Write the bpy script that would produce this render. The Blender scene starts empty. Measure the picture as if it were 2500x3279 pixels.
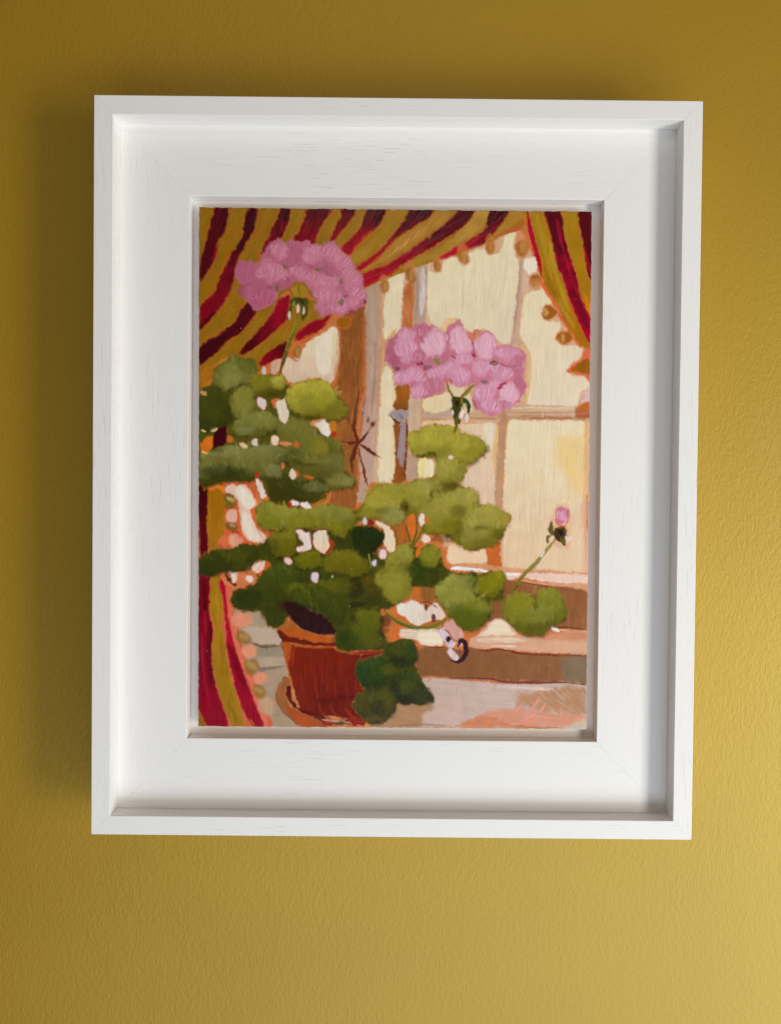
import bpy, bmesh, math, random
import numpy as np
from mathutils import Matrix, Vector

scene = bpy.context.scene
COLL = scene.collection
# ---------------------------------------------------------------- camera
# metres; X right, Z up, the wall faces -Y; the front face of the frame lies on Y = 0, centred on the origin
cam_d = bpy.data.cameras.new('camera'); cam = bpy.data.objects.new('camera', cam_d); COLL.objects.link(cam)
scene.camera = cam
scene.render.resolution_x, scene.render.resolution_y = 780, 1024
cam_d.sensor_fit = 'VERTICAL'; cam_d.sensor_height = 36.0
cam_d.lens = 2560.0 / 3279.0 * 36.0
cam_d.clip_start, cam_d.clip_end = .01, 50


def _rot(rx, ry, rz):
    return Matrix.Rotation(rz, 3, 'Z') @ Matrix.Rotation(ry, 3, 'Y') @ Matrix.Rotation(rx, 3, 'X')


M_FIT = Matrix(((1, 0, 0), (0, 0, -1), (0, 1, 0)))          # (right, up, towards viewer) -> Blender
cam.matrix_world = Matrix.Translation(M_FIT @ Vector((-.002886, -.017147, .463502))) @ (M_FIT @ _rot(-.015422, -.000921, .009709)).to_4x4()

# ---------------------------------------------------------------- light: a window low on the right, a ceiling lamp up on the left, dim room
world = bpy.data.worlds.new('World'); scene.world = world; world.use_nodes = True
bg = world.node_tree.nodes['Background']
bg.inputs[0].default_value = (1.0, .82, .65, 1); bg.inputs[1].default_value = .13


def area(name, loc, target, sx, sy, power, col):
    d = bpy.data.lights.new(name, 'AREA'); d.shape = 'RECTANGLE'; d.size, d.size_y = sx, sy; d.energy = power; d.color = col
    o = bpy.data.objects.new(name, d); COLL.objects.link(o); o.location = loc
    o.rotation_euler = (Vector(target) - Vector(loc)).to_track_quat('-Z', 'Y').to_euler()
    return o


area('window_light', (1.22, -1.02, -.36), (0, 0, 0), .36, .9, 15.6, (1.0, .96, .89))
area('low_window_light', (.50, -1.08, -1.05), (.1, 0, -.25), 1.9, .75, 15.0, (.73, .86, 1.0))
area('ceiling_lamp', (.0, -1.25, .80), (0, 0, 0), .30, .30, 1.2, (1.0, .95, .86))

vs = scene.view_settings
vs.view_transform = 'Standard'; vs.look = 'None'; vs.exposure = .1; vs.gamma = 1; vs.use_curve_mapping = False
scene.cycles.max_bounces = 8; scene.cycles.diffuse_bounces = 6
try: scene.cycles.use_denoising = True
except Exception: pass


# ---------------------------------------------------------------- materials
def mat(name):
    m = bpy.data.materials.new(name); m.use_nodes = True
    nt = m.node_tree; b = nt.nodes['Principled BSDF']
    return m, nt, b


def N(nt, typ, **kw):
    n = nt.nodes.new(typ)
    for k, v in kw.items(): setattr(n, k, v)
    return n


def noise(nt, vec, scale, detail=3, rough=.5):
    n = N(nt, 'ShaderNodeTexNoise'); n.inputs['Scale'].default_value = scale; n.inputs['Detail'].default_value = detail; n.inputs['Roughness'].default_value = rough
    nt.links.new(vec, n.inputs['Vector']); return n.outputs['Fac']


def mapping(nt, vec, scale, loc=None):
    n = N(nt, 'ShaderNodeMapping'); n.inputs['Scale'].default_value = scale
    nt.links.new(vec, n.inputs['Vector'])
    if loc is not None: nt.links.new(loc, n.inputs['Location'])
    return n.outputs['Vector']


def ramp(nt, fac, stops):
    n = N(nt, 'ShaderNodeValToRGB'); nt.links.new(fac, n.inputs['Fac'])
    e = n.color_ramp.elements
    while len(e) < len(stops): e.new(.5)
    for el, (p, c) in zip(e, stops):
        el.position = p; el.color = (*c, 1) if len(c) == 3 else c
    return n.outputs['Color']


def math_(nt, op, a, b, c=None):
    n = N(nt, 'ShaderNodeMath', operation=op)
    for i, v in enumerate((a, b) if c is None else (a, b, c)):
        if isinstance(v, (int, float)): n.inputs[i].default_value = v
        else: nt.links.new(v, n.inputs[i])
    return n.outputs[0]


def mixc(nt, fac, a, b, mode='MIX'):
    n = N(nt, 'ShaderNodeMix', data_type='RGBA', blend_type=mode)
    for sock, v in ((n.inputs[0], fac), (n.inputs[6], a), (n.inputs[7], b)):
        if isinstance(v, (int, float)): sock.default_value = v
        elif isinstance(v, tuple): sock.default_value = (*v, 1)
        else: nt.links.new(v, sock)
    return n.outputs[2]


def bump(nt, h, dist, strength, prev=None):
    n = N(nt, 'ShaderNodeBump'); n.inputs['Distance'].default_value = dist; n.inputs['Strength'].default_value = strength
    nt.links.new(h, n.inputs['Height'])
    if prev is not None: nt.links.new(prev, n.inputs['Normal'])
    return n.outputs['Normal']


def wall_material():
    m, nt, b = mat('mustard_wall_paint')
    tc = N(nt, 'ShaderNodeTexCoord').outputs['Object']
    # rolled emulsion: small drawn-up nubs, taller than wide, over slow unevenness
    v = mapping(nt, tc, (1, 1, .55))
    n1 = noise(nt, v, 700, 2, .6); n2 = noise(nt, v, 330, 2, .5); n3 = noise(nt, tc, 9, 3, .5); n4 = noise(nt, v, 1300, 1, .5)
    h = math_(nt, 'ADD', math_(nt, 'MULTIPLY', n1, 1.0), math_(nt, 'MULTIPLY', n2, .55))
    h = math_(nt, 'ADD', h, math_(nt, 'MULTIPLY', n4, .25))
    c = mixc(nt, ramp(nt, n3, ((.3, (0, 0, 0)), (.7, (1, 1, 1)))), (.330, .170, .0003), (.356, .188, .0005))
    nt.links.new(c, b.inputs['Base Color'])
    b.inputs['Roughness'].default_value = .54; b.inputs['Specular IOR Level'].default_value = 1.0; b.inputs['IOR'].default_value = 1.8; b.inputs['Specular Tint'].default_value = (1, .89, .32, 1)
    nt.links.new(bump(nt, h, .00036, .55), b.inputs['Normal'])
    return m


def wood_material(name='white_painted_wood', fine=False):
    """white paint brushed thinly on open-grained timber; the grain runs along local X"""
    m, nt, b = mat(name)
    oi = N(nt, 'ShaderNodeObjectInfo').outputs['Random']
    off = N(nt, 'ShaderNodeCombineXYZ'); nt.links.new(math_(nt, 'MULTIPLY', oi, 7.0), off.inputs[0]); nt.links.new(math_(nt, 'MULTIPLY', oi, 3.0), off.inputs[1])
    tc = N(nt, 'ShaderNodeTexCoord').outputs['Object']
    warp = noise(nt, mapping(nt, tc, (6, 20, 20)), 1, 2)
    add = N(nt, 'ShaderNodeVectorMath', operation='ADD'); nt.links.new(tc, add.inputs[0])
    wv = N(nt, 'ShaderNodeCombineXYZ'); nt.links.new(math_(nt, 'MULTIPLY', warp, .004), wv.inputs[2]); nt.links.new(wv.outputs[0], add.inputs[1])
    v = mapping(nt, add.outputs[0], (70, 900, 900), off.outputs[0])
    g = noise(nt, v, 1, 3, .6)                                     # fine grain
    v2 = mapping(nt, add.outputs[0], (55, 1900, 1900), off.outputs[0])
    p = noise(nt, v2, 1, 1, .5)                                    # open pores
    where = noise(nt, mapping(nt, tc, (9, 26, 26), off.outputs[0]), 1, 2)
    pore = math_(nt, 'MULTIPLY', ramp(nt, p, ((.66, (0, 0, 0)), (.75, (1, 1, 1)))), ramp(nt, where, ((.45, (0, 0, 0)), (.62, (1, 1, 1)))))
    br = noise(nt, mapping(nt, tc, (40, 260, 260), off.outputs[0]), 1, 2)
    h = math_(nt, 'ADD', math_(nt, 'MULTIPLY', g, .5), math_(nt, 'MULTIPLY', br, .5))
    h = math_(nt, 'SUBTRACT', h, math_(nt, 'MULTIPLY', pore, 1.2))
    c = mixc(nt, math_(nt, 'MULTIPLY', pore, .07), (.87, .85, .82), (.42, .40, .37))
    tone = noise(nt, mapping(nt, tc, (5, 14, 14), off.outputs[0]), 1, 3)
    c = mixc(nt, math_(nt, 'MULTIPLY', tone, .35), c, (.83, .81, .78))
    nt.links.new(c, b.inputs['Base Color'])
    b.inputs['Roughness'].default_value = .55; b.inputs['Specular IOR Level'].default_value = .4
    nt.links.new(bump(nt, h, .00026, .55), b.inputs['Normal'])
    return m


def plain_white(name, col):
    m, nt, b = mat(name)
    tc = N(nt, 'ShaderNodeTexCoord').outputs['Object']
    n1 = noise(nt, tc, 260, 3); n2 = noise(nt, tc, 14, 3)
    nt.links.new(mixc(nt, n2, col, tuple(x * .94 for x in col)), b.inputs['Base Color'])
    b.inputs['Roughness'].default_value = .7
    nt.links.new(bump(nt, n1, .0001, .4), b.inputs['Normal'])
    return m


def oil_material():
    m, nt, b = mat('oil_paint')
    at = N(nt, 'ShaderNodeAttribute', attribute_name='pigment')
    tc = N(nt, 'ShaderNodeTexCoord').outputs['Object']
    n = noise(nt, mapping(nt, tc, (1600, 1600, 500)), 1, 2)
    nt.links.new(at.outputs['Color'], b.inputs['Base Color'])
    rr = noise(nt, tc, 40, 2)
    nt.links.new(math_(nt, 'MULTIPLY_ADD', rr, .18, .20), b.inputs['Roughness'])
    b.inputs['Specular IOR Level'].default_value = .2
    nt.links.new(bump(nt, n, .00006, .4), b.inputs['Normal'])
    return m


def board_material():
    m, nt, b = mat('primed_board')
    tc = N(nt, 'ShaderNodeTexCoord').outputs['Object']
    n = noise(nt, tc, 120, 3)
    nt.links.new(mixc(nt, n, (.50, .22, .07), (.62, .36, .18)), b.inputs['Base Color']); b.inputs['Roughness'].default_value = .7
    return m


# ---------------------------------------------------------------- helpers
def link(name, me, material, parent=None, loc=(0, 0, 0), rot=(0, 0, 0)):
    o = bpy.data.objects.new(name, me); COLL.objects.link(o)
    if material is not None and not me.materials: me.materials.append(material)
    o.location = loc; o.rotation_euler = rot
    if parent is not None: o.parent = parent
    return o


def empty(name, loc, label, cat):
    o = bpy.data.objects.new(name, None); COLL.objects.link(o); o.location = loc; o.empty_display_size = .05
    o['label'] = label; o['category'] = cat
    return o


# ---------------------------------------------------------------- setting: the wall
W, H = .35, .428057          # outer size of the frame
LW, D1 = .011022, .012191    # width of its front face, depth down to the flat
TH = .045                    # frame stands this far off the wall
RW, RH, RCX, RCZ = .244456, .321994, -.000286, .000338      # opening in the flat
WALL_M = wall_material(); WOOD_M = wood_material(); BACK_M = plain_white('white_backing', (.87, .85, .82)); OIL_M = oil_material(); BOARD_M = board_material()


def wall():
    bm = bmesh.new()
    n = 40; S_ = 3.0
    vs_ = [[bm.verts.new((-S_ + 2 * S_ * i / n, TH, -S_ + 2 * S_ * j / n)) for i in range(n + 1)] for j in range(n + 1)]
    for j in range(n):
        for i in range(n): bm.faces.new((vs_[j][i], vs_[j][i + 1], vs_[j + 1][i + 1], vs_[j + 1][i]))
    me = bpy.data.meshes.new('wall'); bm.to_mesh(me); bm.free()
    o = link('wall', me, WALL_M); o['kind'] = 'structure'
    # little nibs of dried paint and grit caught under the roller
    bm = bmesh.new(); bmesh.ops.create_icosphere(bm, subdivisions=2, radius=1.0); nib = bpy.data.meshes.new('paint_nib'); bm.to_mesh(nib); bm.free()
    nib.polygons.foreach_set('use_smooth', [True] * len(nib.polygons))
    for x, z, s in ((.2075, .2325, .0008), (.2005, .179, .0005), (.155, .292, .0005), (.21, -.06, .0005)):
        k = link('paint_nib', nib, WALL_M, o, (x, TH, z)); k.scale = (s * .8, s * .28, s)
    return o


# ---------------------------------------------------------------- the frame
def rail_mesh(name, L, profile, gap=.00003, segs=1, cx=0.0):
    """a mitred length: profile = closed list of (inset from the outer edge, depth); grain along X; outer edge at +Z"""
    bm = bmesh.new(); rings = []
    for k in range(segs + 1):
        t = -1 + 2 * k / segs
        rings.append([bm.verts.new((t * (L / 2 - s - gap), d, -s)) for s, d in profile])
    n = len(profile)
    for a, b_ in zip(rings, rings[1:]):
        for i in range(n): bm.faces.new((a[i], a[(i + 1) % n], b_[(i + 1) % n], b_[i]))
    bm.faces.new(list(reversed(rings[0]))); bm.faces.new(rings[-1])
    bmesh.ops.recalc_face_normals(bm, faces=bm.faces)
    me = bpy.data.meshes.new(name); bm.to_mesh(me); bm.free()
    return me


def rounded(pts, r, n=3):
    """round the corners of a closed profile"""
    out = []
    for i, p in enumerate(pts):
        a = Vector(pts[i - 1]); p = Vector(p); c = Vector(pts[(i + 1) % len(pts)])
        rr = r[i] if isinstance(r, (list, tuple)) else r
        if rr <= 0: out.append(tuple(p)); continue
        u = (a - p).normalized() * rr; v = (c - p).normalized() * rr
        for k in range(n + 1):
            t = k / n; out.append(tuple((p + u) * (1 - t) ** 2 + p * 2 * t * (1 - t) + (p + v) * t ** 2))
    return out


def frame():
    root = empty('picture_frame', (0, 0, 0), 'white painted wooden tray frame with a wide flat inner border, hung on mustard wall', 'picture frame')
    prof = rounded([(0, 0), (LW, 0), (LW, TH - .003), (0, TH - .003)], [.00045, .00035, 0, .0004])
    hor = rail_mesh('rail_horizontal', W, prof); ver = rail_mesh('rail_vertical', H, prof)
    for me, loc, ry in ((hor, (0, 0, H / 2), 0), (hor, (0, 0, -H / 2), math.pi), (ver, (W / 2, 0, 0), math.pi / 2), (ver, (-W / 2, 0, 0), -math.pi / 2)):
        link('outer_rail', me, WOOD_M, root, loc, (0, ry, 0))
    # inner flat: four mitred boards butted against the rails, 8 mm thick
    Wi, Hi = W - 2 * LW, H - 2 * LW
    g = .0003
    for nm, L, wd, loc, ry in (('h', Wi, Hi / 2 - (RCZ + RH / 2), (0, 0, Hi / 2), 0), ('h', Wi, Hi / 2 + (RCZ - RH / 2), (0, 0, -Hi / 2), math.pi), ('v', Hi, Wi / 2 - (RCX + RW / 2), (Wi / 2, 0, 0), math.pi / 2), ('v', Hi, Wi / 2 + (RCX - RW / 2), (-Wi / 2, 0, 0), -math.pi / 2)):
        pr = rounded([(0, D1), (wd, D1), (wd, D1 + .008), (0, D1 + .008)], [.0002, .0005, 0, 0])
        link('flat_board', rail_mesh('flat_board', L, pr), WOOD_M, root, loc, (0, ry, 0))
    bm = bmesh.new(); bmesh.ops.create_cube(bm, size=1)
    bmesh.ops.scale(bm, vec=(Wi - .002, .003, Hi - .002), verts=bm.verts)
    me = bpy.data.meshes.new('backing_board'); bm.to_mesh(me); bm.free()
    link('backing_board', me, BACK_M, root, (0, D1 + .0083 + .0015, 0))
    # hanging bracket pads that keep the frame off the wall
    bm = bmesh.new(); bmesh.ops.create_cone(bm, cap_ends=True, segments=20, radius1=.005, radius2=.004, depth=.0032)
    pad = bpy.data.meshes.new('bumper'); bm.to_mesh(pad); bm.free()
    for sx in (-1, 1):
        for sz in (-1, 1): link('bumper', pad, BACK_M, root, (sx * (W / 2 - .0056), TH - .0016, sz * (H / 2 - .03)), (math.pi / 2, 0, 0))
    return root


# ---------------------------------------------------------------- paint layer: brush engine (numpy)
# The picture is brushed onto a fine grid on the board: every stroke leaves pigment (colour) and body (height).
NX, NY = 800, 1062
PXS = 1254.0 / NX                                   # sketch px per grid cell
PAN = [(639, 664.5), (1893, 678.8), (1875, 2334.3), (636, 2325.2)]      # board corners on the working sketch


def _homography(src, dst):
    A = []
    for (x, y), (u, v) in zip(src, dst):
        A.append([x, y, 1, 0, 0, 0, -u * x, -u * y]); A.append([0, 0, 0, x, y, 1, -v * x, -v * y])
    b = np.array(dst, float).ravel()
    return np.append(np.linalg.solve(np.array(A, float), b), 1).reshape(3, 3)


HOM = _homography(PAN, [(0, 0), (NX - 1, 0), (NX - 1, NY - 1), (0, NY - 1)])
TILES = {'A1': (620, 650, 4), 'A2': (1040, 650, 4), 'A3': (1460, 650, 3.652),
         'B1': (620, 1050, 4), 'B2': (1040, 1050, 4), 'B3': (1460, 1050, 3.818),
         'C1': (620, 1460, 4), 'C2': (1040, 1460, 4), 'C3': (1460, 1460, 3.818),
         'D1': (620, 1860, 3.5), 'D2': (1040, 1860, 3.818), 'D3': (1440, 1860, 3.652), 'F': (0, 0, .672)}
rng = np.random.default_rng(7)
_RN = rng.random((256, 256)).astype(np.float32)
COL = np.zeros((NY, NX, 3), np.float32)
HGT = np.zeros((NY, NX), np.float32)
GYY, GXX = np.mgrid[0:NY, 0:NX].astype(np.float32)
_seed = [0]
LA = [1.0]


def nz(x, y):
    xi = np.floor(x).astype(np.int32); yi = np.floor(y).astype(np.int32)
    fx = x - xi; fy = y - yi
    fx = fx * fx * (3 - 2 * fx); fy = fy * fy * (3 - 2 * fy)
    x0 = xi & 255; x1 = (xi + 1) & 255; y0 = yi & 255; y1 = (yi + 1) & 255
    return (_RN[y0, x0] * (1 - fx) + _RN[y0, x1] * fx) * (1 - fy) + (_RN[y1, x0] * (1 - fx) + _RN[y1, x1] * fx) * fy


def sst(a, b, x):
    t = np.clip((x - a) / (b - a), 0, 1)
    return t * t * (3 - 2 * t)


def lin(c):
    """palette colour (as mixed on the sketch) -> pigment reflectance"""
    c = np.array(c, np.float32) / 255
    r, g, b = c
    v = np.where(c <= .04045, c / 12.92, ((c + .055) / 1.055) ** 2.4).astype(np.float32)
    k = np.array((.74, .70, .71), np.float32)
    if g >= r * .86 and b < g * .75 and r < .75: k = k * np.array((1.17, 1.17, 1.1), np.float32)                 # foliage greens
    elif g < r * .16: k = k * np.array((1.0, .25, .9), np.float32) * (.60 if r < .45 else 1.0)                                    # reds of the stripes
    elif g < r * .45 and b < r * .27: k = k * np.array((.68, .38, .36), np.float32)                     # terracotta
    elif g < r * .67 and b > g * 1.15 and r > .55: k = k * np.array((.97, .84, .72), np.float32)       # mauve petals in shade
    elif .5 < g / max(r, .01) < .7 and b < r * .45 and r < .66: k = k * .80                             # browns of the sill and posts
    elif .6 < g / max(r, .01) < .86 and b < r * .36: k = k * np.array((.74, .72, .6), np.float32)        # golds of the curtain
    return np.clip(v * k, 0, 1)


def tp(pts):
    """points as (tile, x, y, x, y, ...) rows or mixed -> canvas px"""
    out = []
    tile = None
    i = 0
    while i < len(pts):
        if isinstance(pts[i], str):
            tile = TILES[pts[i]]; i += 1; continue
        X = tile[0] + pts[i] / tile[2]; Y = tile[1] + pts[i + 1] / tile[2]
        w = HOM @ np.array([X, Y, 1.0]); out.append(w[:2] / w[2]); i += 2
    return np.array(out, np.float32), (tile[2] * PXS)


def spline(P, closed, n=6):
    if closed:
        Q = np.vstack([P[-1:], P, P[:2]])
    else:
        Q = np.vstack([2 * P[:1] - P[1:2], P, 2 * P[-1:] - P[-2:-1]])
    out = []
    t = np.linspace(0, 1, n, endpoint=False)[:, None]
    for k in range(1, len(Q) - 2):
        a, b, c, d = Q[k - 1], Q[k], Q[k + 1], Q[k + 2]
        out.append(.5 * (2 * b + (c - a) * t + (2 * a - 5 * b + 4 * c - d) * t ** 2 + (3 * b - a - 3 * c + d) * t ** 3))
    out = np.vstack(out)
    return out if closed else np.vstack([out, P[-1:]])


def box(P, pad):
    x0 = max(0, int(P[:, 0].min() - pad)); x1 = min(NX, int(P[:, 0].max() + pad) + 2)
    y0 = max(0, int(P[:, 1].min() - pad)); y1 = min(NY, int(P[:, 1].max() + pad) + 2)
    return (slice(y0, y1), slice(x0, x1)) if x1 > x0 and y1 > y0 else None


def streaks(X, Y, ang, sd, fine=1.7, length=22):
    a = math.radians(ang); c, s = math.cos(a), math.sin(a)
    wob = nz(X / 55 + sd, Y / 55 + sd * 2) * 9
    t = X * c + Y * s; q = -X * s + Y * c + wob
    return .6 * nz(t / length + sd * 3.1, q / fine + sd) + .4 * nz(t / (length * 2) + sd, q / (fine * 2.6) + sd * 1.7)


def lay(sl, alpha, col, st, var, body):
    """put paint down: pigment col modulated by bristle streaks st, body adds relief"""
    k = (1 + var * (st - .5) * 2)[..., None]
    c = np.clip(col * k, 0, 1)
    a = alpha[..., None]
    COL[sl] = COL[sl] * (1 - a) + c * a
    HGT[sl] = HGT[sl] * (1 - alpha * .65) + alpha * body * (.35 + st)


def P(col, *pts, ang=90, soft=1.9, rag=2.2, var=.10, body=.5, a=1.0, c2=None, gang=90, halo=None, hw=4, warp=2.0, n=5, dry=0.0, off=(0, 0)):
    """a filled, brushed shape with a ragged edge; c2 = second pigment graded along gang"""
    pt, _ = tp(pts)
    C = spline(pt + np.array(off, np.float32), True, n)
    sl = box(C, 10 + hw)
    if sl is None: return
    _seed[0] += 7.31; sd = _seed[0]
    X = GXX[sl]; Y = GYY[sl]
    wx = X + (nz(X / 7 + sd, Y / 7) - .5) * 2 * warp; wy = Y + (nz(X / 7, Y / 7 + sd) - .5) * 2 * warp
    d2 = np.full(X.shape, 1e9, np.float32); ins = np.zeros(X.shape, bool)
    N = len(C)
    for k in range(N):
        ax, ay = C[k]; bx, by = C[(k + 1) % N]
        ex, ey = bx - ax, by - ay; L = ex * ex + ey * ey
        if L < 1e-9: continue
        t = np.clip(((wx - ax) * ex + (wy - ay) * ey) / L, 0, 1)
        dx = wx - ax - t * ex; dy = wy - ay - t * ey
        np.minimum(d2, dx * dx + dy * dy, out=d2)
        if ay != by:
            cr = (ay > wy) != (by > wy)
            ins ^= cr & (wx < (wy - ay) * ex / ey + ax)
    d = np.sqrt(d2); d = np.where(ins, d, -d)
    fz = 1.6 + 2.2 * ((sd * .137) % 1.0)
    st = .55 * streaks(X, Y, ang, sd, fz, 16 + fz * 6) + .45 * streaks(X, Y, ang + 12, sd + 2.2, fz * 2.7, 20 + fz * 7)
    d = d + (st - .5) * 2 * rag
    if halo is not None:
        ah = sst(-hw - 1.5, -hw + 1.5, d + (nz(X / 4 + sd, Y / 4) - .5) * hw * 1.4)
        lay(sl, ah * .62, lin(halo), st, .12, body * .5)
    al = sst(-soft, soft, d) * a
    if dry: al = al * (1 - dry * sst(.45, .62, streaks(X, Y, ang, sd + 5, 1.3, 14)))
    c = lin(col)[None, None, :]
    if c2 is not None:
        g = math.radians(gang); pr = C @ np.array([math.cos(g), math.sin(g)], np.float32)
        u = (X * math.cos(g) + Y * math.sin(g) - pr.min()) / (np.ptp(pr) + 1e-6)
        u = sst(.1, .9, u + (st - .5) * .35 + (nz(X / 14 + sd, Y / 14) - .5) * .3)[..., None]
        c = lin(col) * (1 - u) + lin(c2) * u
    bl = (nz(X / 17 + sd, Y / 17 + sd) - .5)[..., None]
    c = c * (1 + bl * var * 1.6)
    lay(sl, al, c, st, var, body)


def S(col, w, *pts, c2=None, soft=.9, rag=.8, var=.14, body=.6, a=1.0, dry=0.0, taper=(.6, .35)):
    """one brush stroke along a path; w = width(s) in tile px"""
    pt, sc = tp(pts)
    C = spline(pt, False, 7)
    sg = np.linalg.norm(np.diff(C, axis=0), axis=1); T = np.concatenate([[0], np.cumsum(sg)])
    ws = np.atleast_1d(np.array(w, np.float32)) / sc / 2
    W = np.interp(np.linspace(0, 1, len(C)), np.linspace(0, 1, len(ws)), ws) if len(ws) > 1 else np.full(len(C), ws[0])
    u0 = T / max(T[-1], 1e-6)
    W = W * (taper[0] + (1 - taper[0]) * np.clip(u0 / .15, 0, 1)) * (taper[1] + (1 - taper[1]) * np.clip((1 - u0) / .2, 0, 1))
    sl = box(C, W.max() + 5)
    if sl is None: return
    _seed[0] += 5.77; sd = _seed[0]
    X = GXX[sl]; Y = GYY[sl]
    wx = X + (nz(X / 5 + sd, Y / 5) - .5) * 1.6; wy = Y + (nz(X / 5, Y / 5 + sd) - .5) * 1.6
    best = np.full(X.shape, -1e9, np.float32); tt = np.zeros(X.shape, np.float32); qq = np.zeros(X.shape, np.float32)
    for k in range(len(C) - 1):
        ax, ay = C[k]; ex, ey = C[k + 1] - C[k]; L = ex * ex + ey * ey
        if L < 1e-9: continue
        t = np.clip(((wx - ax) * ex + (wy - ay) * ey) / L, 0, 1)
        dx = wx - ax - t * ex; dy = wy - ay - t * ey
        v = W[k] + (W[k + 1] - W[k]) * t - np.sqrt(dx * dx + dy * dy)
        m = v > best
        best = np.where(m, v, best); tt = np.where(m, T[k] + t * sg[k], tt)
        qq = np.where(m, (dy * ex - dx * ey) / math.sqrt(L), qq)
    st = .6 * nz(tt / 18 + sd, qq / 1.3 + sd) + .4 * nz(tt / 40 + sd, qq / 3 + sd * 2)
    al = sst(-soft, soft, best + (st - .5) * 2 * rag) * a
    if dry: al = al * (1 - dry * sst(.42, .6, nz(tt / 16 + sd * 2, qq / 1.1 + sd)))
    c = lin(col)[None, None, :]
    if c2 is not None:
        u = sst(.15, .85, tt / max(T[-1], 1e-6) + (st - .5) * .4)[..., None]
        c = lin(col) * (1 - u) + lin(c2) * u
    lay(sl, al, c, st, var, body)


def E(col, tile, x, y, rx, ry, rot=0, c2=None, **k):
    """a small dab"""
    a = math.radians(rot); pts = [tile]
    for i in range(8):
        th = i * math.pi / 4; r = 1 + (rng.random() - .5) * .25
        u, v = rx * math.cos(th) * r, ry * math.sin(th) * r
        pts += [x + u * math.cos(a) - v * math.sin(a), y + u * math.sin(a) + v * math.cos(a)]
    k.setdefault('warp', 1.2); k.setdefault('rag', 1.0); k.setdefault('n', 3); k.setdefault('ang', rot + 90)
    P(col, *pts, c2=c2, **k)


def L(col, tile, x, y, rx, ry, rot=0, a=.8, ang=None, hair=.55, body=.35, var=.1, core=.5, leaf=False):
    """a scumbled, dry-brushed soft lobe (leaf light or leaf shade), hairy at the rim"""
    if leaf and a >= .8 and sum(col) > 210:            # a leaf throws a soft dark rim on what lies behind and below it
        L(tuple(int(c * .5) for c in col), tile, x + rx * .05, y + ry * .22, rx * 1.06, ry * 1.08, rot, a=.6, hair=.6, core=.6, leaf=False)
    pt, sc = tp([tile, x, y]); cx, cy = pt[0]; rx *= 1.08 / sc; ry *= 1.08 / sc
    R = max(rx, ry) * 1.25
    sl = box(np.array([[cx - R, cy - R], [cx + R, cy + R]], np.float32), 2)
    if sl is None: return
    _seed[0] += 3.93; sd = _seed[0]
    X = GXX[sl]; Y = GYY[sl]
    dx = X - cx + (nz(X / 9 + sd, Y / 9) - .5) * 7; dy = Y - cy + (nz(X / 9, Y / 9 + sd) - .5) * 7
    r_ = math.radians(rot); u = (dx * math.cos(r_) + dy * math.sin(r_)) / rx; v = (-dx * math.sin(r_) + dy * math.cos(r_)) / ry
    rr = np.sqrt(u * u + v * v)
    # hairs fan out from the lower centre of the lobe
    if ang is None:
        th = np.arctan2(Y - cy - ry * .9, X - cx); st = .6 * nz(th * 26 + sd, rr * 2.2 + sd) + .4 * nz(th * 55 + sd, rr * 3 + sd)
        st = .5 * st + .5 * nz(X / 2.1 + sd, Y / 5 + sd)
    else:
        st = streaks(X, Y, ang, sd, 1.5, 10)
    al = (1 - sst(core, 1.08, rr + (st - .5) * hair * 1.1)) * min(a * LA[0], 1)
    c = lin(col) * (1 + ((nz(X / 8 + sd, Y / 8) - .5) * .22 - np.clip(v, -1, 1) * (.22 if leaf else 0) + (st - .5) * .3)[..., None])
    lay(sl, al, c, st, var, body)


def LEAF(top, foot, *pts, hi=None, gang=80, shade=.6):
    """one leaf: soft dark edge cast round it, body graded from crown to foot, dry light hairs dragged over the crown"""
    dk = tuple(c * .38 for c in foot)
    P(dk, *pts, off=(1.5, 4), soft=6, rag=3, warp=4, a=shade * 1.1, var=.1, body=.2)
    P(top, *pts, c2=foot, gang=gang, soft=4.2, rag=2.0, warp=4.2, var=.16, body=.5, ang=70 + rng.random() * 40)
    pt, _ = tp(pts); lo = pt.min(0); sp = np.ptp(pt, axis=0); hc = np.array(hi if hi is not None else tuple(min(255, c * 1.17 + 6) for c in top), np.float32)
    n_ = int(5 + sp[0] * sp[1] / 420)
    for i in range(n_):
        q = lo + sp * np.array([.12 + .76 * rng.random(), .10 + .55 * rng.random() ** 1.3])
        if ((q - lo - sp * .5) / (sp * .5) ** 1).dot(np.array([1, 1]) * 0) > 1: continue
        d = ((q - lo) / sp - .5) * 2
        if (d ** 2).sum() > .8: continue
        th = math.atan2(-1.1 + d[1] * .4, d[0] * 1.3) + (rng.random() - .5) * .7; ln = 7 + rng.random() * 12
        stroke_px(hc * (.88 + .2 * rng.random()), 2.4 + rng.random() * 3.6, q, th, ln, a=.36)


def stroke_px(col, w, q, th, ln, a):
    """short dry hair stroke given in canvas px"""
    T_ = TILES.get('_px')
    global HOM
    H0 = HOM; HOM = np.eye(3); TILES['_px'] = (0, 0, 1)
    e = q + ln * np.array([math.cos(th), math.sin(th)]); m = (q + e) / 2 + np.array([math.sin(th), -math.cos(th)]) * ln * .12
    S(tuple(np.clip(col, 0, 255)), w * PXS, '_px', q[0], q[1], m[0], m[1], e[0], e[1], soft=1.5, rag=1.0, dry=.55, a=a, body=.55, var=.08)
    HOM = H0
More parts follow.
